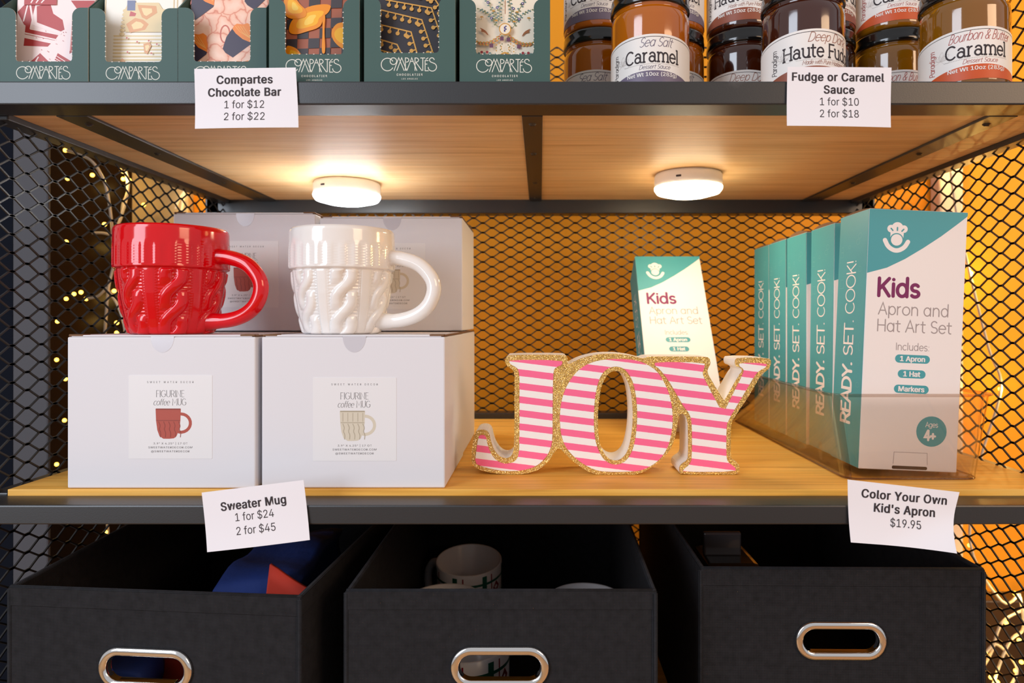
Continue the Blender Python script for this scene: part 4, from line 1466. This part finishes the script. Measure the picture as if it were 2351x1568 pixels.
def d_floral(A, poly, line, w, h):
    cx = 1930
    a = lambda p: A(p[0], p[1], *Z2)
    for sg in (-1, 1):
        X = lambda x: cx + sg * (x - cx)
        for pts, m in (([(1720, 20), (1790, 60), (1870, 170)], 1), ([(1760, -80), (1830, 40), (1860, 120)], 1), ([(1900, -60), (1880, 40), (1890, 120)], 1)):
            line([a((X(x), y)) for x, y in pts], 0.0004, 3)
            for i in range(14):
                u = i / 13 * (len(pts) - 1)
                k = min(int(u), len(pts) - 2)
                x = pts[k][0] + (pts[k + 1][0] - pts[k][0]) * (u - k) + (12 if i % 2 else -12)
                y = pts[k][1] + (pts[k + 1][1] - pts[k][1]) * (u - k)
                q = a((X(x), y))
                poly([(q[0] - .0009, q[1]), (q[0], q[1] + .0009), (q[0] + .0012, q[1] - .0002), (q[0], q[1] - .0007)], 1 if i % 3 else 3)
        for x, y in ((1818, 100), (1865, 12), (1790, -30)):
            q = a((X(x), y))
            poly(ell(q[0], q[1], .0012, n=10), 2)
            poly(ell(q[0], q[1], .0005, n=8), 0)
        for x, y in ((1835, 45), (1858, 125), (1740, 95)):
            q = a((X(x), y))
            poly(arc(q[0], q[1], .0015, .0011, 0, 180), 4)
            line([(q[0], q[1]), (q[0] - sg * .0004, q[1] - .002)], .0003, 3)
        # leaping hare-like ornament
        poly(chaikin([a((X(x), y)) for x, y in ((1722, 180), (1740, 185), (1775, 205), (1798, 245), (1785, 240), (1765, 218), (1730, 212), (1742, 200))], 1), 5)
        # garland of leaves and grapes
        for i in range(22):
            u = i / 21
            x, y = 1708 + u * 190, 300 + 30 * math.sin(u * math.pi) - 55 * u
            for k in range(2):
                q = a((X(x + (k * 11 - 5)), y + (k * 14 - 6) + (i % 3) * 4))
                poly(ell(q[0], q[1], .0009, .0007, 7), (4, 3, 6)[(i + k) % 3])
        for gx, gy in ((1904, 262), (1820, 320)):
            for k in range(9):
                q = a((X(gx + (k % 3 - 1) * 9), gy + (k // 3) * 11))
                poly(ell(q[0], q[1], .0007, n=7), 7)
        for i in range(10):
            q = a((X(1885 + 26 * math.sin(i * 2.2)), 310 + i * 8))
            poly(ell(q[0], q[1], .0006, n=6), 3 if i % 2 else 4)
        q = a((X(1760), 410))
        poly(arc(q[0], q[1], .0050, .0042, 180, 360), 5)
        poly(arc(q[0], q[1], .0042, .0034, 180, 360), 8)
        for k in range(5):
            q = a((X(1720 + k * 22), 398 - (k % 2) * 12))
            poly(ell(q[0], q[1], .0012, n=8), 8 if k % 2 else 1)
        line([a((X(1850), 395)), a((X(1862), 425)), a((X(1885), 440))], .0005, 1)
    q = a((cx, 195))
    poly(ell(q[0], q[1], .0050), 4)
    poly(ell(q[0], q[1], .0042), 0)
    for k in range(6):
        poly(ell(q[0] + .0007 * math.cos(k * 2.1), q[1] + .0022 - k * .0008, .0007, n=7), 2)
    line([a((cx, -40)), a((cx, 70))], .0006, 5)
    q = a((cx, 445))
    poly(ell(q[0], q[1], .0052, .0060), 4)
    poly(ell(q[0], q[1], .0038, .0046), 2)
    return [mat('ivory_print', (240, 228, 206), 0.4), mat('blue_green_print', (98, 130, 128), 0.45), mat('violet_blue_print', (70, 66, 132), 0.45), mat('olive_print', (120, 128, 84), 0.45), mat('ochre_print', (206, 150, 62), 0.4),
            mat('russet_print', (160, 98, 56), 0.45), mat('rust_print', (190, 110, 60), 0.45), mat('grape_print', (108, 66, 92), 0.45), mat('crimson_fruit_print', (158, 48, 54), 0.45)]


for px, D, dz, nm, lab in ((101, 0.555, d_cake, 'red cake', 'with red and white cake wedges'), (306.5, 0.556, d_toffee, 'toffee', 'in cream and gold with toffee pieces'),
                           (510, 0.555, d_cup, 'tilted cup', 'marbled salmon with a dark tilted cup'), (721.5, 0.540, d_walnut, 'walnut', 'chequered brown with orange walnuts and a drip'),
                           (940.5, 0.537, d_deco, 'gold droplet', 'black with gold bands of droplets'), (1159, 0.540, d_floral, 'floral', 'ivory with a symmetrical floral garland')):
    choc_box(px, D, 'dark green cardboard display box holding the %s chocolate bar' % nm)
    bar(px, D, 'wrapped chocolate bar ' + lab, dz)

# ------------------------------------------------------------------ sauce jars
JR, JHT = 0.0340, 0.0905
SAUCE = {'salt': mat('caramel_sauce_glass', (178, 94, 0), 0.10, coat=1.0, sss=0.0), 'dark': mat('fudge_sauce_glass', (62, 22, 6), 0.10, coat=1.0), 'bourbon': mat('bourbon_sauce_glass', (134, 84, 6), 0.10, coat=1.0)}
BAND = {'salt': mat('slate_violet_band', (112, 100, 122), 0.5), 'dark': mat('cocoa_band', (146, 76, 52), 0.5), 'bourbon': mat('burnt_orange_band', (206, 84, 34), 0.5)}
SCRIPT = {'salt': mat('slate_violet_script', (92, 80, 108), 0.55), 'dark': mat('cocoa_script', (150, 78, 52), 0.55), 'bourbon': mat('red_script', (170, 56, 48), 0.55)}
GLASS = mat('jar_glass_base', (58, 34, 14), 0.08, coat=1.0)
_jar = {}


def jar_meshes(kind):
    r = JR
    parts = []
    q = MB().lathe([(0.0001, 0.0012), (r * .82, 0.0008), (r * .94, 0), (r * .985, 0.0022), (r, 0.006), (r, 0.0655), (r * .985, 0.0705), (r * .93, 0.0735), (r * .92, 0.0745), (r * .95, 0.0755), (r * .95, 0.077)], 72)
    parts.append(('jar_body', q, [SAUCE[kind]]))
    q = MB().lathe([(r * .95, 0.0765), (r * 1.0, 0.0765), (r * 1.012, 0.0772), (r * 1.012, 0.0815), (r * 1.0, 0.0822), (r * 1.0, 0.0868), (r * .985, 0.0888), (r * .93, 0.0898), (r * .90, 0.0892), (0.0001, 0.0892)], 72)
    parts.append(('lid', q, [LIDM]))
    R2 = r + 0.00025
    uw, lh = 0.060, 0.0421
    off = [0.0]

    def cm(u, v):
        a = u / r
        vv = v - 0.0062 * (u / 0.053) ** 2 * (0.3 + 0.7 * v / lh)
        return Vector(((R2 + off[0]) * math.sin(a), -(R2 + off[0]) * math.cos(a), 0.006 + max(0, vv)))
    q = MB()
    n = 48
    vs, fs = [], []
    for j in range(5):
        for i in range(n + 1):
            vs.append(cm(-uw + 2 * uw * i / n, lh * j / 4))
    for j in range(4):
        for i in range(n):
            a = j * (n + 1) + i
            fs.append([a, a + 1, a + n + 2, a + n + 1])
    q.add(vs, fs, 0, True)
    off[0] = 0.00006
    for v, w, in ((lh - 0.0022, 0.00045),):
        q.art(stroke([(-uw + 0.0005 + (2 * uw - .001) * i / 40, v) for i in range(41)], w, False), cm, 1)
    # curved colour band along the foot
    N_ = 40
    vs, fs = [], []
    for i in range(N_ + 1):
        u = -0.046 + 0.092 * i / N_
        top = 0.0118
        vs += [cm(u, 0.00001 + 0.0002 * abs(u) / .046), cm(u, max(0.0003, top * (1 - (abs(u) / 0.047) ** 2.2) + 0.0062 * (u / 0.053) ** 2 * .5))]
    for i in range(N_):
        fs.append([2 * i, 2 * i + 2, 2 * i + 3, 2 * i + 1])
    q.add(vs, fs, 2, True)
    off[0] = 0.00013
    q.art(shift(ftext('Net Wt 10oz (283g)', 0.0031, .08, xs=1.08), 0, 0.0072), cm, 0)
    title, sc = {'salt': ('Caramel', 'Sea Salt'), 'dark': ('Haute Fudge', 'Deep Dark'), 'bourbon': ('Caramel', 'Bourbon & Butter')}[kind]
    wtx = 0.047 if kind != 'dark' else 0.070
    v = vtext(title, 0.0108, 0.00135, slab=13, xs=.9, typewriter=True, track=4)
    w0 = max(p[0] for p in v[0]) - min(p[0] for p in v[0])
    dx = 0.0085 if kind == 'dark' else 0.0
    q.art(shift(([(p[0] * wtx / w0,) + tuple(p[1:]) for p in v[0]], v[1]), dx, 0.0190), cm, 1)
    q.art(shift(vtext(sc, 0.0075, 0.00042, slant=.32, xs=.82 if kind != 'bourbon' else .66), 0.003 + dx, 0.0318), cm, 3)
    for i in range(44):
        u = -0.024 + 0.048 * i / 43 + dx
        q.flat([ell(u, 0.0172, 0.00022, n=6)], cm, 1)
    q.art(shift(vtext('Dessert Sauce' if kind != 'dark' else 'Made with Pure Madagascar', 0.0034, 0.00026, slant=.3, xs=.95 if kind != 'dark' else .78), 0.002 + dx, 0.0132), cm, 3)
    v = vtext('Paradigm', 0.0048, 0.00045, slant=.25, xs=.85)
    q.art(shift(v, -0.0320, 0.0205, 1.0, math.pi / 2), cm, 1 if kind != 'bourbon' else 3)
    for k in range(9):
        a = math.radians(-20 + 50 * k if k < 5 else 10 + 45 * (k - 5))
        l = 0.0085 if k < 5 else 0.0055
        c, s_ = math.cos(a), math.sin(a)
        pet = [(0, 0), (l * .5, l * .22), (l, 0), (l * .5, -l * .22), (0, 0)]
        q.art(stroke([(-0.0270 + x * c - y * s_, 0.0205 + x * s_ + y * c) for x, y in chaikin(pet, 1, False)], 0.00018, False), cm, 4)
    parts.append(('label', q, [LABW, INK_D, BAND[kind], SCRIPT[kind], mat('pale_line_ink', (206, 198, 192), 0.6)]))
    return parts


def jar(kind, px, D, level, yaw, label):
    x = (px - CX) / F * D
    z = BU + 0.0003 + level * (JHT - 0.0002)
    t = thing('sauce_jar', (x, D - D0, z), label, 'jar', 'jars of dessert sauce', (0, 0, yaw))
    if kind not in _jar:
        _jar[kind] = [q.build(n, m, t) for n, q, m in jar_meshes(kind)]
    else:
        for p in _jar[kind]:
            c = p.copy()
            COL.objects.link(c)
            c.parent = t
    return t


rad = math.radians
jar('salt', 1492, 0.590, 0, rad(-6), 'amber caramel jar in the front row beside the chocolate boxes, violet label band')
jar('dark', 1842, 0.580, 0, rad(-3), 'dark brown fudge jar in the front row behind its price tag')
jar('bourbon', 2212, 0.575, 0, rad(-15), 'olive-amber caramel jar at the front row end by the mesh, orange label band')
nm = {'salt': 'amber caramel jar', 'dark': 'dark fudge jar', 'bourbon': 'orange-banded caramel jar'}
for kind, px, yaw, where in (('salt', 1373, -20, 'back row next to the chocolate boxes'), ('salt', 1536, 2, 'back row half hidden behind the front amber jar'),
                             ('dark', 1703, -25, 'back row between the front amber and fudge jars'), ('dark', 1878, 2, 'back row half hidden behind the front fudge jar'),
                             ('bourbon', 2045, -19, 'back row between the front fudge and orange-banded jars')):
    for lv, wh in ((0, 'lower'), (1, 'upper')):
        jar(kind, px, 0.669 + 0.0012 * lv, lv, rad(yaw + 5 * lv), '%s %s of two stacked, %s' % (wh, nm[kind], where))

# ------------------------------------------------------------------ fabric bins


def stadium(cx, cz, w, h, n=12):
    r = h / 2
    return arc(cx + w / 2 - r, cz, r, r, -90, 90, n) + arc(cx - w / 2 + r, cz, r, r, 90, 270, n)


def fabric_bin(fl, fr, bl, br, hx, hz, zr, label):
    """Plan corners (x, y) front-left, front-right, back-left, back-right; rim height zr."""
    z0 = BB + 0.0006
    H = zr - z0
    c = Vector(((fl[0] + fr[0]) / 2, (fl[1] + fr[1]) / 2, z0))
    t = thing('fabric_bin', c, label, 'storage bin', 'black fabric bins on the bottom shelf')
    L = lambda p: Vector((p[0] - c.x, p[1] - c.y, 0))
    FL, FR, BLt, BR = L(fl), L(fr), L(bl), L(br)
    th_ = 0.0035

    def wall(mb, A, B, holes=(), m=0):
        d = B - A
        ln = d.length
        u = d / ln
        nin = Vector((-u.y, u.x, 0))
        mp = lambda a, b, e: A + u * a + nin * e + Vector((0, 0, b))
        mb.prism([[(0, 0), (ln, 0), (ln, H), (0, H)]] + list(holes), mp, 0.0, th_, m, m)
        # folded hem round the rim
        mb.prism([[(0, H - 0.014), (ln, H - 0.014), (ln, H + 0.0006), (0, H + 0.0006)]], mp, -0.0006, 0.0, m)
        mb.tube([mp(0, H, th_ / 2), mp(ln, H, th_ / 2)], 0.0022, 8, m)
        mb.tube([mp(0, 0, 0.001), mp(0, H - 0.001, 0.001)], 0.0022, 8, m)
        return mp
    b = MB()
    wln = (FR - FL).length
    hole = stadium(hx, hz - z0, 0.0655, 0.0215)
    mp = wall(b, FL, FR, [hole])
    wall(b, FR, BR)
    wall(b, BR, BLt)
    wall(b, BLt, FL)
    b.prism([[(p.x, p.y) for p in (FL, FR, BR, BLt)]], lambda x, y, d: Vector((x, y, d)), 0.0002, 0.003)
    b.build('body', FAB, t)
    # chrome grommet ring
    q = MB()
    rows = [(0.0800, 0.0340, -0.0004)]
    for k in range(9):
        a = math.pi * k / 8
        rows.append((0.0730 + 0.0070 * math.cos(a), 0.0270 + 0.0070 * math.cos(a), -0.0006 - 0.0026 * math.sin(a) ** 0.7))
    rows.append((0.0660, 0.0200, th_ + 0.001))
    loops = [(stadium(hx, hz - z0, w_, h_, 20), d) for w_, h_, d in rows]
    n = len(loops[0][0])
    vs = [mp(p[0], p[1], d) for r_, d in loops for p in r_]
    fs = []
    for i in range(len(loops) - 1):
        for k in range(n):
            fs.append([i * n + k, i * n + (k + 1) % n, (i + 1) * n + (k + 1) % n, (i + 1) * n + k])
    q.add(vs, fs, 0, True)
    q.build('grommet', CHROME, t)
    return t


ZR = EZ - 0.220
fabric_bin((-0.4360, 0.0200), (-0.1890, -0.0010), (-0.4500, 0.385), (-0.1620, 0.380), 0.1185, EZ - 0.281, ZR, 'black fabric bin with blue and red aprons inside')
fabric_bin((-0.1570, 0.0115), (0.0940, 0.0115), (-0.1555, 0.390), (0.1000, 0.390), 0.1245, EZ - 0.2805, ZR, 'black fabric bin in the middle holding plaid mugs')
fabric_bin((0.1420, 0.0610), (0.3900, 0.0580), (0.1400, 0.410), (0.3880, 0.410), 0.1225, EZ - 0.2818, ZR, 'black fabric bin pushed further back, with a dark packet inside')


def cloth_slab(name, lo, hi, m, label, seed, rot=0.0, amp=0.006):
    """A folded cloth: rounded slab with uneven, creased faces."""
    bm = bmesh.new()
    bmesh.ops.create_cube(bm, size=1.0)
    c = [(lo[i] + hi[i]) / 2 for i in range(3)]
    for v in bm.verts:
        v.co = Vector([v.co[i] * (hi[i] - lo[i]) for i in range(3)])
    bmesh.ops.subdivide_edges(bm, edges=bm.edges, cuts=12, use_grid_fill=True)
    r = random.Random(seed)
    ph = [r.uniform(0, 6) for _ in range(6)]
    hz = (hi[2] - lo[2]) / 2
    for v in bm.verts:
        x, y, z = v.co
        u, w_ = x / (hi[0] - lo[0]) * 2, y / (hi[1] - lo[1]) * 2
        up_ = (z + hz) / (2 * hz)
        v.co.z += up_ * amp * (math.sin(x * 60 + ph[0]) * .4 + math.sin(y * 70 + x * 40 + ph[1]) * .5 - 1.3 * (u ** 4 + w_ ** 4) / 2)
        v.co.y += 0.0025 * math.sin(z * 190 + ph[2]) * (abs(w_) > .99)
        v.co.x += 0.0025 * math.sin(z * 170 + ph[3]) * (abs(u) > .99)
    mb = MB()
    bm.verts.index_update()
    mb.add([v.co.copy() - Vector((0, 0, -hz)) for v in bm.verts], [[v.index for v in f.verts] for f in bm.faces], 0, True)
    bm.free()
    o = mb.build(name, m, None, (c[0], c[1], lo[2]), (0, 0, rot))
    return tag(o, label, 'apron', 'folded aprons in the bin')


zb = BB + 0.0042
cloth_slab('folded_apron', (-0.408, 0.034, zb), (-0.338, 0.070, EZ - 0.296), BLUEC, 'blue folded apron low at the front of the bin, seen through its handle hole', 1, 0, 0.004)
cloth_slab('folded_apron', (-0.314, 0.100, zb), (-0.232, 0.260, EZ - 0.243), BLUEC, 'blue folded apron piled high at the back of the bin', 2, 0.05)
q = MB()
vs, fs = [], []
nu, nv = 20, 12
for j in range(nv + 1):
    for i in range(nu + 1):
        u, v = i / nu, j / nv
        x = -0.362 + 0.160 * u
        top = EZ - 0.284 + 0.005 * math.sin(u * 5) if u < 0.66 else EZ + (-0.226 if u < 0.71 else -0.226 - 0.024 * (u - 0.71) / 0.29)
        z = zb + (top - zb) * v
        y = 0.080 + 0.005 * math.sin(u * 9 + v * 3) + 0.010 * v * v - 0.018 * max(0, u - 0.6)
        vs.append((x, y, z))
n0 = len(vs)
vs += [(p[0], p[1] + 0.004, p[2]) for p in vs]
w1 = nu + 1
for j in range(nv):
    for i in range(nu):
        a = j * w1 + i
        fs += [[a, a + 1, a + w1 + 1, a + w1], [n0 + a, n0 + a + w1, n0 + a + w1 + 1, n0 + a + 1]]
    for e in (0, nu):
        a = j * w1 + e
        fs.append([a, a + w1, n0 + a + w1, n0 + a])
for i in range(nu):
    b = nv * w1 + i
    fs += [[i, n0 + i, n0 + i + 1, i + 1], [b, b + 1, n0 + b + 1, n0 + b]]
q.add(vs, fs, 0, True)
tag(q.build('folded_apron', REDC), 'orange-red apron standing upright with one corner above the bin rim', 'apron', 'folded aprons in the bin')


def plaid_mug(x, y, z, rot, label):
    t = thing('plaid_mug', (x, y, z), label, 'mug', 'plaid mugs in the middle bin', rot)
    t.rotation_mode = 'ZYX'
    r, h = 0.041, 0.094
    MB().lathe([(0.0001, 0.002), (r * .9, 0.002), (r * .94, 0), (r, 0.005), (r, h - 0.001), (r * .975, h), (r * .94, h - 0.001), (r * .93, 0.008), (0.0001, 0.006)], 64).build('body', MUGW, t)
    q = MB()
    R2 = r + 0.0002

    def cm(u, v):
        return Vector((R2 * math.cos(u / r), R2 * math.sin(u / r), v))
    tot = 2 * math.pi * r
    for k in range(7):
        u0 = tot * k / 7
        q.art(stroke([(u0, 0.006), (u0, h - 0.004)], 0.006, False), cm, 0)
        q.art(stroke([(u0 + 0.010, 0.006), (u0 + 0.010, h - 0.004)], 0.0016, False), cm, 1)
    for v, w_, m in ((0.022, 0.006, 0), (0.055, 0.006, 0), (0.038, 0.0018, 1), (0.080, 0.003, 0)):
        n = 64
        q.lathe([(R2 + .0001, v - w_ / 2), (R2 + .0001, v + w_ / 2)], n, m)
    for k in range(7):
        u0 = tot * (k + .5) / 7
        q.flat([[(u0 - .006, 0.070), (u0, 0.078), (u0 + .006, 0.070), (u0, 0.062)]], lambda a, b: cm(a, b) * 1.002, 1)
    q.build('plaid_print', [MUGG, MUGR], t)
    pts = spline([(r - .002, 0, .075), (r + .016, 0, .074), (r + .026, 0, .055), (r + .022, 0, .03), (r - .002, 0, .020)], 6)
    MB().tube(pts, 0.0052, 12).build('handle', MUGW, t)


mz = BB + 0.0042
plaid_mug(-0.1040, 0.203, mz, (0, 0, 0.9), 'plaid mug in the bin with its rim just showing next to the one facing out')
plaid_mug(-0.0700, 0.104, mz, (0, 0, 3.6), 'plaid mug at the front of the bin, seen through the handle hole')
plaid_mug(0.0500, 0.205, mz, (0, 0, 2.0), 'plaid mug standing alone at the far side of the middle bin')
plaid_mug(-0.0890, 0.320, mz + 0.0065, (0.15, 0, 2.6), 'plaid mug at the back of the bin, its empty inside facing out')

t = thing('film_packet', (0.198, 0.185, BB + 0.0042), 'dark film-wrapped packet with a folded top in the bin pushed back', 'packet')
MB().box((-0.030, -0.035, 0), (0.030, 0.035, 0.148), 0, 0.008, 3).build('pouch', BLISTER, t)
MB().box((-0.024, -0.004, 0.147), (0.016, 0.004, 0.172), 0, 0.002, 2).build('folded_top', mat('grey_film', (70, 68, 72), 0.25, coat=0.3), t)

# ------------------------------------------------------------------ string lights behind the mesh


def string_lights(pts, leds, label, glow, power, wires=(), dy=-0.012):
    t = thing('string_lights', (pts[0].x, pts[0].y, 0.0), label, 'lights')
    org = Vector((pts[0].x, pts[0].y, 0.0))
    for k, line in enumerate([pts] + list(wires)):
        MB().tube([p - org for p in spline(line, 6)], 0.0021, 8).build('wire', WIRE, t)
    for p in leds:
        q = MB()
        q.ball((0, 0, 0), 0.0030, 0, 8)
        b = q.build('bulb', LED, t, p - org)
    for p in glow:
        point('string_light_lamp', p + Vector((0, dy, 0)), power, WARM, 0.006)
    return t


A_ = lambda *q: [P(x, y, d) for x, y, d in q]
led = A_((150, 345, 1.03), (212, 402, 1.02), (240, 515, 1.03), (198, 686, 1.03), (186, 671, 1.05), (262, 668, 1.02), (155, 410, 1.115), (152, 555, 1.115), (152, 686, 1.115), (170, 675, 1.115), (132, 738, 1.115), (268, 741, 1.03), (130, 826, 1.115), (150, 870, 1.115), (148, 965, 1.115), (130, 1066, 1.115), (242, 1222, 1.03), (268, 764, 1.06))  # bulbs nearest the panel are added, standing in for glows reflected in it
string_lights(A_((150, 345, 1.03), (175, 352, 1.03), (208, 368, 1.02), (232, 400, 1.02), (246, 440, 1.02), (255, 500, 1.03), (258, 540, 1.04), (262, 600, 1.04), (250, 655, 1.03), (244, 720, 1.03), (240, 800, 1.04), (245, 900, 1.04), (240, 1060, 1.04), (250, 1260, 1.05)), led,
              'warm string lights hanging in front of the dark glossy panel', led[6:11] + led[12:16], 0.012,  # lamps at the stand-in bulbs, added for glow pools on the panel
              [A_((246, 660, 1.03), (225, 680, 1.03), (198, 686, 1.03)), A_((258, 540, 1.04), (235, 535, 1.04), (212, 535, 1.04)), A_((248, 665, 1.04), (270, 700, 1.03), (285, 745, 1.03), (292, 800, 1.04))], -0.022)
led = A_((276, 384, 1.06), (283, 411, 1.06), (297, 414, 1.07), (460, 446, 1.09), (330, 470, 1.10))
string_lights(A_((280, 300, 1.06), (276, 384, 1.06), (290, 400, 1.06), (293, 440, 1.06), (282, 470, 1.06), (278, 500, 1.06), (262, 530, 1.05)), led,
              'warm string lights looped down the edge of the ochre wall', led[1:2] + led[3:4], 0.16,
              [A_((288, 390, 1.06), (295, 420, 1.06), (288, 465, 1.06), (270, 520, 1.05)), A_((425, 400, 1.10), (424, 430, 1.10), (418, 480, 1.10), (410, 540, 1.10)), A_((404, 480, 1.10), (410, 460, 1.10), (424, 440, 1.10))])
led = A_((2178, 374, 1.10), (2187, 376, 1.09), (2230, 627, 1.10), (2296, 893, 1.08), (2330, 1362, 1.06), (2226, 1252, 1.08), (2275, 1555, 1.03), (2290, 1566, 1.03), (2340, 1470, 1.04), (2332, 1540, 1.04), (2262, 1500, 1.05), (2345, 1520, 1.05), (2258, 1540, 1.04), (2310, 1430, 1.05), (1800, 560, 1.09), (1480, 640, 1.10), (1700, 800, 1.10))
string_lights(A_((2182, 250, 1.09), (2182, 372, 1.09), (2195, 480, 1.09), (2226, 625, 1.09), (2270, 800, 1.08), (2298, 893, 1.07), (2250, 1060, 1.08), (2228, 1250, 1.07), (2300, 1380, 1.06), (2340, 1362, 1.05)), led[:6],
              'warm string lights hanging down the ochre wall by the teal boxes', led[0:1] + led[2:5], 0.35, [])
string_lights(A_((2340, 1362, 1.05), (2350, 1440, 1.04), (2320, 1470, 1.04), (2290, 1540, 1.03), (2280, 1600, 1.03), (2330, 1620, 1.04)), led[6:14],
              'heap of warm string lights low behind the bin that is pushed back', led[6:9], 0.05, [A_((2262, 1500, 1.05), (2290, 1480, 1.05), (2335, 1535, 1.04), (2310, 1590, 1.03)), A_((2250, 1540, 1.05), (2275, 1500, 1.05), (2300, 1430, 1.05), (2350, 1400, 1.06))])
